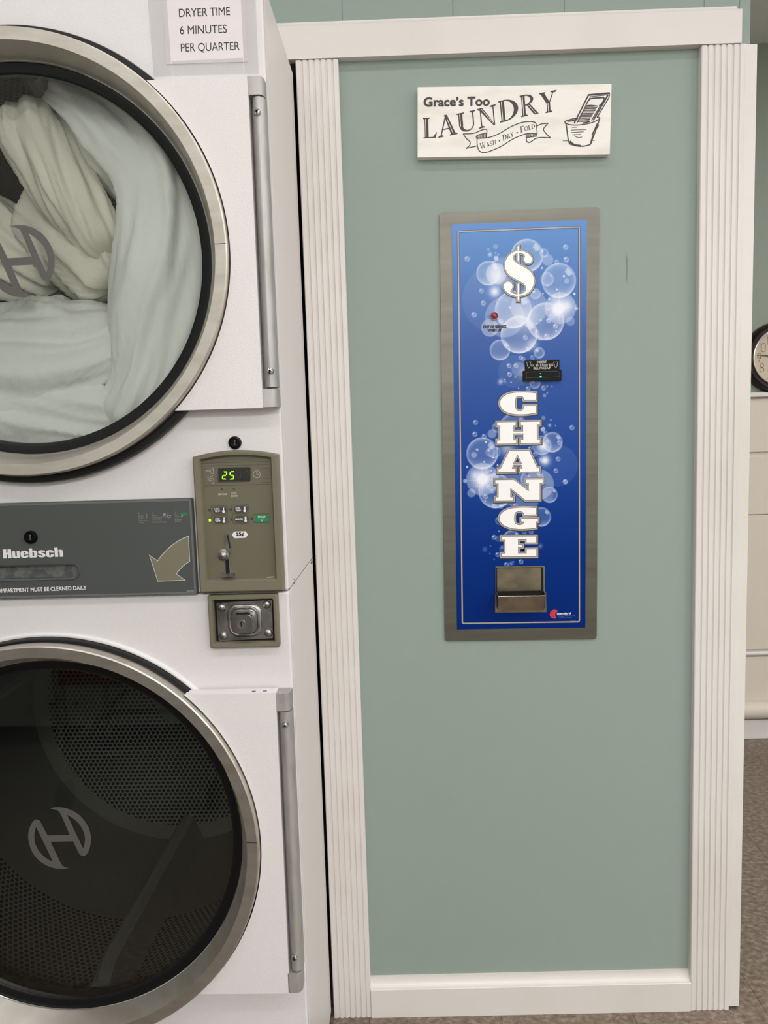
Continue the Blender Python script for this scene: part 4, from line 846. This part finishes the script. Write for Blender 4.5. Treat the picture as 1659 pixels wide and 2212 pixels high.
HV = {'H': [rc(0, .42, 0, 1.3), rc(.58, 1, 0, 1.3), rc(.40, .60, .52, .80)],
  'u': [[(0, 1), (.4, 1), (.4, .24), (.5, .18), (.6, .24), (.6, 1), (1, 1), (1, 0), (.62, 0), (.62, .08), (.5, -.01), (.35, -.03), (.12, .03), (.03, .12), (0, .28)]],
  'e': [[(1, .45), (.4, .45), (.4, .25), (.5, .17), (.6, .25), (.6, .33), (1, .33), (.97, .15), (.85, .03), (.5, -.03), (.15, .03), (.02, .18), (0, .5), (.02, .82), (.15, .97), (.5, 1.03), (.85, .97), (.98, .82), (1, .6)]],
  'b': [rc(0, .4, 0, 1.33), [(.4, .92), (.55, 1.02), (.8, 1.0), (.95, .9), (1, .7), (1, .3), (.95, .1), (.8, 0), (.55, -.02), (.4, .08), (.4, .22), (.5, .18), (.6, .26), (.6, .74), (.5, .82), (.4, .78)]],
  's': [[(0, .3), (.38, .3), (.42, .2), (.55, .2), (.58, .28), (.5, .36), (.2, .48), (.05, .62), (.03, .8), (.15, .95), (.5, 1.03), (.85, .96), (.96, .82), (.97, .72), (.6, .72), (.57, .8), (.46, .8), (.43, .73), (.5, .66), (.8, .55), (.95, .42), (1, .26), (.9, .06), (.5, -.03), (.12, .05), (.01, .18)]],
  'c': [[(1, .62), (.6, .62), (.6, .74), (.5, .83), (.4, .74), (.4, .26), (.5, .17), (.6, .26), (.6, .4), (1, .4), (.97, .18), (.85, .03), (.5, -.03), (.15, .03), (.02, .18), (0, .5), (.02, .82), (.15, .97), (.5, 1.03), (.85, .97), (.97, .82)]],
  'h': [[(0, 0), (.4, 0), (.4, .74), (.5, .82), (.6, .74), (.6, 0), (1, 0), (1, .75), (.95, .93), (.78, 1.02), (.55, 1.0), (.4, .92), (.4, 1.33), (0, 1.33)]]}
ZH = lambda x, y: D(x * .30042, 1060 + y * .30052, .013)
t = MB()
for ch, xa, xb, yb in (('H', 24, 84, 487), ('u', 90, 145, 485), ('e', 150, 207, 483), ('b', 213, 270, 481), ('s', 274, 329, 479), ('c', 333, 389, 478), ('h', 395, 455, 476)):
    A, B, T = ZH(xa, yb), ZH(xb, yb - (xb - xa) * .03), ZH(xa, yb - 50)
    for i_, q in enumerate(HV[ch]):
        loops = [[(A[0] + (B[0] - A[0]) * p[0], A[1] + (B[1] - A[1]) * p[0] + (T[1] - A[1]) * p[1]) for p in q]]
        if ch == 'e': loops.append([(A[0] + (B[0] - A[0]) * p[0], A[1] + (B[1] - A[1]) * p[0] + (T[1] - A[1]) * p[1]) for p in rc(.4, .6, .6, .8)])
        t.flat(loops, -.0130 - 2e-5 * i_)
DM(t, 'brand_lettering', 'white_print', lp)
t = MB(); th_ = D(100, 1268.3, .013)[1] - D(100, 1277, .013)[1]
text(t, 'COMPARTMENT MUST BE CLEANED DAILY', D(-13, 1281, .013), D(187, 1273.8, .013), th_, -.0130, .0002); DM(t, 'notice_lettering', 'white_print', lp)
ZA = lambda x, y: D(280 + x * .09944, 1080 + y * .09948, .013)
ar = [ZA(*p) for p in ([(1280, 785)] + crom([(1280, 785), (1130, 850), (980, 940), (840, 1055), (700, 1200), (608, 1325)], 5)[1:] + [(430, 1200), (612, 1765), (1205, 1742)] + crom([(1015, 1608), (1080, 1520), (1180, 1420), (1305, 1332)], 5))]
DM(MB().flat([ar], -.0129), 'arrow', 'arrow', lp); t = MB(); t.stroke(ar, .0011, -.0131, True); DM(t, 'arrow_outline', 'print_light', lp)
t = MB()
for s_, x, y, w in (('1', 190, 310, 14), ('Select', 192, 362, 110), ('Temp', 194, 408, 104), ('Seleccione', 200, 460, 200), ('Temp', 202, 508, 100), ('2', 492, 305, 22), ('Insert', 494, 350, 92), ('Coins/Card', 496, 398, 206), ('Introduzca', 498, 450, 196), ('Monedas/Tarjeta', 500, 497, 305), ('3', 985, 292, 20), ('Push', 985, 338, 80), ('START', 988, 384, 90), ('Presione', 988, 436, 150), ('INICIO', 990, 484, 118)):
    text(t, s_, ZA(x, y), ZA(x + w, y - w * .028), 31 * .0995 * .00078, -.0129)
t.stroke([ZA(*p) for p in ((358, 300), (362, 370), (356, 380), (366, 390), (380, 380), (376, 368), (372, 300))], .0005, -.0129, True); t.stroke([ZA(825, 285), ZA(768, 392)], .0005, -.0129)
t.flat([[ZA(*p) for p in ((725, 285), (775, 280), (790, 320), (760, 345), (745, 360), (728, 355))]], -.0129); t.stroke([ZA(*p) for p in ((815, 340), (895, 332), (880, 378), (825, 382))], .0009, -.0129, True)
t.flat([[ZA(*p) for p in ((1105, 365), (1130, 340), (1165, 320), (1178, 322), (1150, 350), (1150, 372), (1120, 380))]], -.0131)
t.flat([[ZA(*p) for p in ((1238, 1970), (1398, 1966), (1398, 1984), (1238, 1988))]], -.0129)
DM(t, 'instruction_lettering', 'print_dim', lp)
DM(MB().flat([rrect(ZA(1105, 330)[0], ZA(1245, 330)[0], ZA(1170, 335)[1], ZA(1170, 275)[1], .0015, 3)], -.0128), 'start_symbol', 'green', lp)

# control panel
Z4 = lambda x, y, o=.016: D(400 + x * .22607, 920 + y * .22604, o)
xl, xr = Z4(105, 900)[0], Z4(915, 900)[0]
xl = (Z4(75, 320)[0] + Z4(133, 1590)[0]) / 2; xr = (Z4(888, 290)[0] + Z4(941, 1570)[0]) / 2
zb_ = Z4(540, 1587)[1]; zsh = (Z4(82, 300)[1] + Z4(880, 272)[1]) / 2; ztp = Z4(480, 233)[1]
arch = lambda xa, xb, za, zt, n=18: [(xb + (xa - xb) * i / n, za + (zt - za) * (1 - (2 * i / n - 1) ** 2)) for i in range(n + 1)]
outer = [(xl, zb_), (xr, zb_)] + arch(xl, xr, zsh, ztp)
il, ir = (Z4(150, 340)[0] + Z4(205, 1470)[0]) / 2, (Z4(812, 320)[0] + Z4(862, 1455)[0]) / 2
izb = Z4(530, 1468)[1]; izs = (Z4(150, 330)[1] + Z4(812, 312)[1]) / 2; izt = Z4(480, 287)[1]
inner = [(il, izb), (ir, izb)] + arch(il, ir, izs, izt)
def bevel_frame(outer, inner, h, w1, w2, floor_y):
    n = len(outer); rings = [(outer, -.0003), (outer, -h + .003), (offs(outer, -.0025), -h), (offs(inner, w1), -h + .0003), (inner, -h + .004), (inner, floor_y)]
    mb = MB(); vs = []
    for lp_, y in rings: vs += [(p[0], y, p[1]) for p in lp_]
    return mb.add(vs, [(q * n + i, q * n + (i + 1) % n, (q + 1) * n + (i + 1) % n, (q + 1) * n + i) for q in range(len(rings) - 1) for i in range(n)])
cp = DM(bevel_frame(outer, inner, .017, .0022, 0, -.004), 'control_panel', 'olive', smooth=35)
FO = .0075; yF = -FO
Z5 = lambda x, y, o=FO: Z4(x, y, o)
fc = DM(MB().flat([inner], yF), 'fascia', 'olive_face', cp)
t = MB()
for y_ in (357, 385, 411, 440, 470, 505, 540, 574):
    for xa, xb in (((165, 805),) if y_ < 390 or y_ > 545 else ((165, 200), (275, 310), (632, 650), (722, 810))):
        t.stroke([Z5(xa + (y_ - 357) * .05, y_), Z5(xb, y_ - (xb - xa) * .027)], .00045, yF - .0003)
DM(t, 'fascia_lines', 'olive_line', cp)
t = MB(); t.stroke([Z5(*p) for p in ((318, 405), (612, 393), (626, 405), (628, 515), (615, 530), (325, 538), (315, 525))], .0011, yF - .0008, True); DM(t, 'display_bezel', 'olive_line', cp)
dsp = DM(MB().flat([[Z5(*p) for p in ((322, 533), (622, 524), (620, 400), (320, 409))]], yF - .0004), 'display', 'disp', cp)
def seg7(mb, on, x, y, w, h, tk, sl):                   # slanted seven-segment figure, top-left at (x, y) in photo-crop units
    P = lambda u, v: Z5(x + u + (h - v) * sl, y + v)
    s7 = {'a': [(tk, 0), (w - tk * .4, 0), (w - tk * 1.2, tk), (tk * 1.6, tk)], 'g': [(tk, h / 2 - tk / 2), (w - tk, h / 2 - tk / 2), (w - tk, h / 2 + tk / 2), (tk, h / 2 + tk / 2)], 'd': [(tk * 1.6, h - tk), (w - tk * 1.2, h - tk), (w - tk * .4, h), (tk * .6, h)],
          'f': [(0, tk * .6), (tk, tk * 1.4), (tk, h / 2 - tk * .8), (0, h / 2 - tk * .2)], 'b': [(w - tk, tk * 1.4), (w, tk * .6), (w, h / 2 - tk * .2), (w - tk, h / 2 - tk * .8)], 'e': [(0, h / 2 + tk * .2), (tk, h / 2 + tk * .8), (tk, h - tk * 1.4), (0, h - tk * .6)], 'c': [(w - tk, h / 2 + tk * .8), (w, h / 2 + tk * .2), (w, h - tk * .6), (w - tk, h - tk * 1.4)]}
    for s_ in on: mb.flat([[P(*p) for p in s7[s_]]], yF - .0007)
t = MB(); seg7(t, 'abged', 352, 434, 44, 78, 10, .09); seg7(t, 'afgcd', 420, 432, 46, 80, 10, .09); dg = DM(t, 'lit_digits', 'seg', cp)
t = MB(); seg7(t, 'abcdefg', 490, 432, 44, 78, 9, .09); seg7(t, 'abcdefg', 556, 430, 44, 78, 9, .09); DM(t, 'unlit_digits', 'disp_off', cp)
t = MB(); cc = Z5(685, 462); t.stroke(ell(*cc, .0056, .0056, 0, 360, 28)[:-1], .0005, yF - .0004, True); t.stroke([(cc[0], cc[1] + .0034), cc, (cc[0] + .0034, cc[1])], .0006, yF - .0004)
DM(t, 'clock_symbol', 'print_light', cp); t = MB(); t.stroke([Z5(*p) for p in ((200, 425), (222, 425), (222, 420), (238, 430), (222, 440), (222, 434), (200, 434))], .0004, yF - .0004, True); t.stroke([Z5(*p) for p in ((240, 430), (258, 412), (268, 400), (270, 458), (250, 455))], .0004, yF - .0004, True)
t.stroke([Z5(212, 498), Z5(272, 470)], .0004, yF - .0004); t.stroke([Z5(*p) for p in ((226, 505), (262, 500), (275, 520), (272, 550), (255, 552), (255, 522), (228, 518))], .0004, yF - .0004, True)
DM(t, 'coin_symbol', 'print_light', cp); t = MB()
for s_, xa, xb, y_ in (('DRYING', 317, 397, 662), ('COOL', 441, 497, 655), ('DOWN', 439, 504, 679)):
    if s_ == 'COOL': DM(t, 'drying_label', 'print_light', cp); t = MB()
    text(t, s_, Z5(xa, y_ + 1), Z5(xb, y_ - 1), 17 * .226 * .00078, yF - .0004, .0001)
DM(t, 'cool_down_label', 'print_light', cp); t = MB(); t.flat([[Z5(*p) for p in ((783, 1442), (850, 1439), (850, 1447), (783, 1450))]], yF - .0004)
DM(t, 'part_number', 'print_light', cp)
for px in (352, 466): DM(MB().disc(*Z5(px, 603), .0017, FO + .0003, 18), 'indicator_lamp', 'olive_line', cp)
def button(x, y, w, h, lab, m='btn', lamp='olive_line', fill=.5):
    c0, c1 = Z5(x, y + h), Z5(x + w, y); r_ = (c1[1] - c0[1]) * .42
    t_ = MB(); t_.stroke(rrect(c0[0] - .0035, c1[0] + .0015, c0[1] - .0016, c1[1] + .0016, .0025, 4), .0005, yF - .0004, True); DM(t_, 'button_outline', 'olive_line', cp)
    b_ = DM(MB().prism([rrect(c0[0], c1[0], c0[1], c1[1], r_, 6)], yF - .001, yF), 'start_button' if m == 'green' else 'temperature_button', m, cp, bevel=.0004)
    DM(MB().flat([rrect(c0[0] - .0074, c0[0] - .0038, (c0[1] + c1[1]) / 2 - .002, (c0[1] + c1[1]) / 2 + .002, .0005, 2)], yF - .0006), 'button_light', lamp, cp)
    t_ = MB(); n_ = len(lab)
    for i, (s_, xa, xb) in enumerate(lab):
        yb = y + h / 2 + (9 if n_ == 1 else (-1 + 22 * i)) - (14 if m == 'green' else 0); text(t_, s_, Z5(x + xa, yb), Z5(x + xb, yb - 1.5), 16 * .226 * .00078, yF - .0014, .00012)
    if m != 'green':
        tx, ty = x + w * .80, y + h * .5
        t_.stroke([Z5(tx, ty - 22), Z5(tx, ty + 10)], .0017, yF - .0014); t_.disc(*Z5(tx, ty + 14), .0023, -(yF - .0014), 16)
        if fill < 1: t_.stroke([Z5(tx - 9, ty - 4), Z5(tx - 9, ty - 22), Z5(tx, ty - 27), Z5(tx + 9, ty - 22), Z5(tx + 9, ty - 4)], .0004, yF - .0014)
    else: t_.stroke([Z5(x + w * .5, y + h * .52), Z5(x + w * .61, y + h * .71), Z5(x + w * .5, y + h * .9), Z5(x + w * .39, y + h * .71)], .0005, yF - .0014, True)
    DM(t_, 'button_lettering', 'white_print', cp)
button(268, 770, 126, 66, (('HIGH', 14, 62), ('TEMP', 16, 68)), fill=1)
button(470, 762, 126, 68, (('LOW', 14, 54), ('TEMP', 14, 64)), fill=.3)
button(272, 865, 126, 66, (('MED', 18, 62), ('TEMP', 16, 68)), lamp='led_green', fill=.6)
button(478, 856, 126, 68, (('DELICATES', 4, 74),), fill=.4)
button(672, 848, 126, 70, (('START', 24, 98),), m='green')
t = [Z5(*p) for p in ((446, 1040), (470, 1010), (575, 1007), (602, 1038), (577, 1070), (470, 1073))]
pst = DM(MB().prism([t[::-1]], yF - .0005, yF), 'price_sticker', 'white_print', cp)
t = MB(); text(t, '25\u00a2', Z5(487, 1052), Z5(563, 1048), 32 * .226 * .00078, yF - .0009, .00035); DM(t, 'price_lettering', 'ink', cp)
# coin entry hardware
sl_ = [Z5(*p) for p in ((382, 1050), (388, 1032), (402, 1027), (414, 1035), (436, 1150), (445, 1180), (440, 1208), (420, 1214), (400, 1205), (386, 1180), (392, 1150))]
DM(MB().prism([smooth_loop(sl_, 2, 80)[::-1]], yF - .003, yF), 'coin_chute', 'zinc', cp, bevel=.0006)
DM(MB().flat([[Z5(*p) for p in ((428, 1168), (438, 1166), (414, 1040), (402, 1038))]], yF - .0033), 'coin_slot', 'void', cp)
sl_ = [Z5(*p) for p in ((388, 1415), (385, 1290), (395, 1275), (410, 1275), (418, 1290), (430, 1410))]
DM(MB().flat([sl_], yF - .0003), 'return_slot', 'void', cp)
t = MB(); t.stroke([Z5(*p) for p in ((384, 1415), (382, 1282), (396, 1268), (412, 1268), (420, 1282), (432, 1412))], .0012, yF - .0006); DM(t, 'return_slot_edge', 'zinc', cp)
bc = Z5(362, 1236, .012); DM(MB().lathe(*bc, [(.0095, FO), (.0095, FO + .002), (.0062, FO + .0025), (.006, FO + .007), (.0035, FO + .0095), (.0002, FO + .010)], 32), 'coin_return_button', 'zinc', cp, smooth=40)
a_, b_ = Z5(352, 1428, .014), Z5(468, 1415, .014)
DM(MB().prism([rrect(a_[0], b_[0], a_[1] - .0024, b_[1] + .0010, .002, 5)], yF - .010, yF - .0005), 'coin_lever', 'zinc', cp, bevel=.0012)

# coin vault
x0 = (Z4(210, 1640)[0] + Z4(232, 2130)[0]) / 2; x1 = (Z4(882, 1610)[0] + Z4(893, 2108)[0]) / 2; z1 = (Z4(210, 1632)[1] + Z4(882, 1605)[1]) / 2; z0 = (Z4(232, 2138)[1] + Z4(893, 2110)[1]) / 2
a0 = (Z4(262, 1690)[0] + Z4(278, 2080)[0]) / 2; a1 = (Z4(835, 1665)[0] + Z4(848, 2060)[0]) / 2; c1 = (Z4(262, 1678)[1] + Z4(835, 1655)[1]) / 2; c0 = (Z4(278, 2085)[1] + Z4(848, 2065)[1]) / 2
cv = DM(bevel_frame(rrect(x0, x1, z0, z1, .002, 2), rrect(a0, a1, c0, c1, .002, 2), .015, .0018, 0, -.001), 'coin_vault', 'olive', smooth=35)
DM(MB().flat([rrect(a0, a1, c0, c1, .002, 2)], -.0012), 'vault_recess', 'void', cv)
VO = .005
Zv = lambda x, y, o=VO: Z4(x, y, o)
q = [Zv(*p) for p in ((298, 1692), (828, 1662), (840, 2028), (320, 2058))]
DM(MB().prism([quad_round(q[::-1], .002)], -VO, -.0015), 'lock_plate', 'zinc', cv, bevel=.0006)
for p in ((348, 1735), (780, 1705), (368, 2005), (797, 1978)): DM(MB().dome(*Zv(*p), .0069, VO, .0045, 28, 6), 'rivet', 'zinc', cv, smooth=60)
def loft(rings, cap=True):
    mb = MB(); n = len(rings[0][0]); vs = []
    for lp_, off in rings: vs += [(p[0], -off, p[1]) for p in lp_]
    mb.add(vs, [(q * n + i, q * n + (i + 1) % n, (q + 1) * n + (i + 1) % n, (q + 1) * n + i) for q in range(len(rings) - 1) for i in range(n)])
    if cap: mb.add([(p[0], -rings[-1][1], p[1]) for p in rings[-1][0]], [tuple(range(n))])
    return mb
g0, g1 = Zv(415, 2020), Zv(725, 1700)
rr = lambda d, r: rrect(g0[0] + d, g1[0] - d, g0[1] + d, g1[1] - d, r, 8)
DM(loft([(rr(0, .016), VO), (rr(.0015, .016), VO + .002), (rr(.004, .015), VO + .0028), (rr(.006, .014), VO + .0010)], False), 'lock_boss', 'zinc', cv, smooth=60)
h0, h1 = Z4(443, 1990, .030), Z4(632, 1800, .030); cxh, czh = (g0[0] + g1[0]) / 2, (g0[1] + g1[1]) / 2
def rr2(t_, r):
    X0 = (g0[0] + .0065) * (1 - t_) + h0[0] * t_; X1 = (g1[0] - .0065) * (1 - t_) + h1[0] * t_; Z0 = (g0[1] + .0065) * (1 - t_) + h0[1] * t_; Z1_ = (g1[1] - .0065) * (1 - t_) + h1[1] * t_
    return rrect(X0, X1, Z0, Z1_, r, 8)
DM(loft([(rr2(0, .012), VO), (rr2(.35, .012), VO + .010), (rr2(.8, .012), VO + .021), (rr2(.97, .011), VO + .0235), (rr2(1.06, .0095), VO + .025)]), 'lock_housing', 'chrome', cv, smooth=50)
kc = Z4(537, 1895, .030); DM(MB().lathe(*kc, [(.0072, VO + .0249), (.0070, VO + .0262), (.0055, VO + .0262), (.0052, VO + .0256), (.0002, VO + .0256)], 28), 'lock_cylinder', 'zinc', cv, smooth=40)
DM(MB().flat([rrect(kc[0] - .0011, kc[0] + .0011, kc[1] - .004, kc[1] + .0045, .0009, 3)], -(VO + .0264)), 'keyhole', 'void', cv)
t = MB()
for px, s_ in ((352, 1), (790, -1)):
    for i in range(4): c_ = Zv(px + i * 1.5, 1830 + i * 27 - (25 if s_ < 0 else 0)); t.stroke(ell(*c_, .0022, .0018, 0, 360, 10)[:-1], .0006, -VO - .0002, True)
DM(t, 'stamped_marks', 'lint_trim', cv)

# ---- taped notice on the dryer
yN = -.0012
pn = empty('paper_notice', D_O + D_E * D(445, 70)[0] - D_N * .001 + Vector((0, 0, D(445, 139)[1])), 'white paper notice about dryer time, taped above the upper door of the dryer', 'notice', YAW)
ox, oz = D(445, 70)[0], D(445, 139)[1]
sh = lambda mb: mb.xform(lambda v: (v[0] - ox, v[1] + .001, v[2] - oz))
pw = [D(359.5, 139.5), D(535.5, 134), (D(535.5, 134)[0], 1.939), (D(359.5, 139.5)[0], 1.939)]
sh(MB().prism([pw], yN, -.0003)).build('sheet', 'paper', pn)
for nm_q, q in (('tape', [(pw[0][0] - .02, 1.811), (pw[0][0] + .008, 1.811), (pw[0][0] + .006, 1.942), (pw[0][0] - .023, 1.942)]), ('tape', [(pw[1][0] - .006, 1.808), (pw[1][0] + .016, 1.808), (pw[1][0] + .016, 1.942), (pw[1][0] - .006, 1.942)]), ('tape', [(pw[0][0] + .009, 1.811), (pw[1][0] - .007, 1.809), (pw[1][0] - .007, pw[0][1] + .004), (pw[0][0] + .009, pw[0][1] + .004)])):
    sh(MB().flat([q], yN - .0003)).build(nm_q, 'tape', pn)
t = MB()
for s_, A, B, hh in (('DRYER TIME', (387.5, 38.0), (497.5, 33.6), 15.6), ('6 MINUTES', (389.5, 75), (490.5, 71.8), 15.6), ('PER QUARTER', (391.5, 112.8), (518, 108.6), 15.6)):
    text(t, s_, D(*A), D(*B), hh * .00074, yN - .0002)
sh(t).build('lettering', 'ink', pn)

# ================================================================== LAUNDRY IN THE UPPER DRUM
def roll(spine, seed, amp=.010, nf=7, tw=.8, segs=84):
    """one thick fold of cloth along a spine of (photo x, photo y, depth behind the front, half width px, half depth m)"""
    sp = crom(spine, 16); n = len(sp); pts = []
    for (x, y, dp, w, h) in sp:
        c = D(x, y, -dp); pts.append((Vector((c[0], dp, c[1])), w * .00078 * (1.25 + dp) / 1.25, h))
    vs, fs = [], []; off = Vector((seed * 7.3, seed * 3.1, seed * 1.7)); s_len = 0
    for i, (c, w, h) in enumerate(pts):
        a, b = pts[max(i - 1, 0)][0], pts[min(i + 1, n - 1)][0]; t_ = (b - a); t_.y *= .3; t_.normalize()
        sd = Vector((t_.z, 0, -t_.x)).normalized(); dn = Vector((0, -1, 0))
        if i: s_len += (c - pts[i - 1][0]).length
        e = min(i, n - 1 - i) / 7.0; tp = math.sqrt(max(0, 1 - (1 - min(1, e)) ** 2)) * .96 + .04
        for k in range(segs):
            th = 2 * PI * k / segs; u = th + tw * s_len * 4
            q = off + Vector((math.cos(u) * nf * .22, math.sin(u) * nf * .22, s_len * 3.0))
            r1 = 1 - abs(noise.noise(q)) * 2.2; r2 = 1 - abs(noise.noise(q * 2.3 + Vector((5, 1, 3)))) * 2.0
            r3 = noise.noise(Vector((c.x * 9, c.z * 9, k * .05)) + off)
            d_ = amp * (1.0 * r1 + .55 * r2 + .9 * r3)
            vs.append(c + sd * ((w + d_) * tp * math.cos(th)) + dn * ((h + d_) * tp * math.sin(th)))
    for i in range(n - 1):
        for k in range(segs): fs.append((i * segs + k, i * segs + (k + 1) % segs, (i + 1) * segs + (k + 1) % segs, (i + 1) * segs + k))
    fs.append(tuple(range(segs))); fs.append(tuple((n - 1) * segs + k for k in reversed(range(segs))))
    return vs, fs
def cloth(name, rolls, m, label, cat):
    mb = MB()
    for r_ in rolls: mb.add(*roll(*r_))
    mb.xform(lambda v: tuple(D_O + D_E * v[0] + D_N * v[1] + Vector((0, 0, v[2]))))
    c = [sum(v[i] for v in mb.v) / len(mb.v) for i in range(3)]; zb2 = min(v[2] for v in mb.v)
    mb.xform(lambda v: (v[0] - c[0], v[1] - c[1], v[2] - zb2))
    o = mb.build(name, m, None, smooth=180); o.location = (c[0], c[1], zb2); tag(o, label, cat); return o
cloth('bed_sheet', [([(108, 208, .16, 40, .05), (235, 282, .14, 70, .07), (342, 388, .12, 80, .08), (372, 520, .108, 92, .08), (366, 690, .105, 98, .08), (348, 830, .105, 86, .075), (300, 950, .11, 80, .065)], 1, .011, 9, .5),
                    ([(-120, 830, .15, 112, .075), (0, 812, .125, 112, .08), (120, 784, .115, 114, .08), (215, 744, .12, 94, .075), (285, 690, .16, 56, .05)], 4, .014, 12, .9),
                    ([(-80, 935, .12, 100, .065), (60, 935, .12, 104, .07), (180, 915, .115, 100, .07), (280, 900, .12, 70, .06)], 6, .014, 12, .9)],
      'sheet', 'white bed sheet filling the right side and bottom of the upper drum', 'sheet')
cloth('pillowcase', [([(52, 235, .14, 36, .05), (82, 305, .12, 48, .06), (135, 390, .11, 50, .06), (195, 475, .11, 44, .055), (250, 560, .13, 36, .04)], 2, .013, 9, 1.3),
                     ([(60, 460, .22, 66, .06), (130, 490, .19, 74, .06), (200, 550, .16, 70, .06), (262, 615, .15, 60, .05)], 3, .015, 9, 1.0),
                     ([(-120, 500, .22, 96, .06), (-20, 535, .22, 92, .06), (70, 570, .22, 66, .05), (150, 600, .21, 44, .04)], 5, .012, 9, .8)],
      'sheet_b', 'cream pillowcase twisted up towards the top left inside the upper drum', 'linen')

# ================================================================== ROOM OPPOSITE (seen in the dark door glass)
def washer(x, label):
    r_ = empty('washing_machine', (x, -2.12, 0), label, 'washing machine', PI, 'washing machines opposite the dryer')
    MB().box(-.348, .348, .012, .70, .09, 1.08).build('cabinet', 'washer', r_, bevel=.012)
    MB().box(-.34, .34, .06, .68, 0, .09).build('plinth', 'blackp', r_)
    d = MB().lathe(0, .58, [(.17, -.005), (.225, .0), (.225, .03), (.205, .04), (.17, .03)], 48).xform(lambda v: (v[0], v[1] + .012, v[2])).build('door', 'steel', r_, smooth=40)
    MB().lathe(0, .58, [(.0005, .03), (.172, .012)], 32).xform(lambda v: (v[0], v[1] + .012, v[2])).build('glass', 'disp', d)
    MB().box(-.30, .30, .004, .012, .90, 1.03).build('control_strip', 'lint', r_, bevel=.002)
    for sx in (-.30, .30): MB().dome(sx, .19, .008, 0, .004).xform(lambda v: (v[0], v[1] + .012, v[2])).build('screw', 'blackp', r_)
    return r_
for x, l in ((-2.15, 'white front-loading washer, leftmost of three reflected in the lower door glass'), (-1.45 + .352, 'white front-loading washer standing behind the red cart opposite the dryer'), (-.395, 'white front-loading washer, rightmost of three in the row opposite the dryer')):
    washer(x - (.0 if x != -2.15 else -.348), l)
kt = empty('laundry_cart', (-.95, -1.80, 0), 'red-bagged wire laundry cart on casters, reflected in the lower dryer glass', 'cart')
fr = MB()
for sx in (-.26, .26):
    for sy in (-.2, .2): fr.tube([(sx, sy, .10), (sx, sy, .62)], .011)
fr.tube([(-.26, -.2, .2), (.26, -.2, .2)], .011); fr.tube([(-.26, .2, .2), (.26, .2, .2)], .011); fr.tube([(-.26, -.2, .2), (-.26, .2, .2)], .011); fr.tube([(.26, -.2, .2), (.26, .2, .2)], .011); fr.tube([(-.26, .2, .2), (-.02, .2, .42)], .009)
fr.build('frame', 'zinc', kt, smooth=60)
bg = MB(); bg.add([(-.25, -.19, .44), (.25, -.19, .44), (.25, .19, .44), (-.25, .19, .44), (-.29, -.23, .80), (.29, -.23, .80), (.29, .23, .80), (-.29, .23, .80)], [(0, 3, 2, 1), (0, 1, 5, 4), (1, 2, 6, 5), (2, 3, 7, 6), (3, 0, 4, 7)])
bg.build('bag', 'cart_red', kt)
rw = MB()
for z in (.44, .52, .60, .70, .80):
    k = (z - .44) / .36 * .04; rw.tube([(-.255 - k, -.195 - k, z), (.255 + k, -.195 - k, z), (.255 + k, .195 + k, z), (-.255 - k, .195 + k, z), (-.255 - k, -.195 - k, z)], .004, 6)
rw.build('wire_basket', 'chrome', kt)
for sx in (-.26, .26):
    for sy in (-.2, .2):
        w_ = MB().lathe(0, 0, [(.001, -.013), (.05, -.013), (.05, .013), (.001, .013)], 24).xform(lambda v: (sx + v[1], sy + v[0], .05 + v[2])); w_.build('caster', 'rubber', kt)

# ================================================================== LIGHT, CAMERA
def area(x, y, sx, sy, e, col=(1, .985, .992), z=2.60):
    l = bpy.data.lights.new('fluorescent_or_fill_light', 'AREA'); l.shape = 'RECTANGLE'; l.size = sx; l.size_y = sy; l.energy = e; l.color = col
    o = bpy.data.objects.new('fluorescent_or_fill_light', l); COL.objects.link(o); o.location = (x, y, z); return o
area(-.2, -.62, 2.0, .10, 6.5)
area(2.0, -.95, .3, 1.2, 20)
area(2.7, -2.1, .3, 1.2, 36)
area(-1.0, -1.6, 1.2, .2, 8)
area(.7, -1.6, 1.2, .2, 10)
area(.35, -3.8, 1.2, .3, 78)
area(2.0, -3.8, 1.2, .3, 50)
area(-.3, -4.7, 1.2, .3, 60)  # added fill lamp, brings more light onto the cloth in the upper drum
area(2.1, .35, .9, .12, 12)
wd = bpy.data.worlds.new('laundromat_air'); S.world = wd; wd.use_nodes = True
bgn = wd.node_tree.nodes['Background']; bgn.inputs[0].default_value = (.9, .95, 1, 1); bgn.inputs[1].default_value = .05
cd = bpy.data.cameras.new('camera'); co = bpy.data.objects.new('camera', cd); COL.objects.link(co)
cd.sensor_fit = 'VERTICAL'; cd.sensor_height = 24; cd.lens = 24 * F_PX / 2212; cd.clip_start = .02
rot = Matrix((C_R, C_U, -C_F)).transposed().to_4x4(); co.matrix_world = Matrix.Translation(CAM) @ rot
S.camera = co
S.view_settings.view_transform = 'Standard'; S.view_settings.look = 'None'; S.view_settings.gamma = 1; S.view_settings.use_curve_mapping = False
S.view_settings.exposure = -0.15
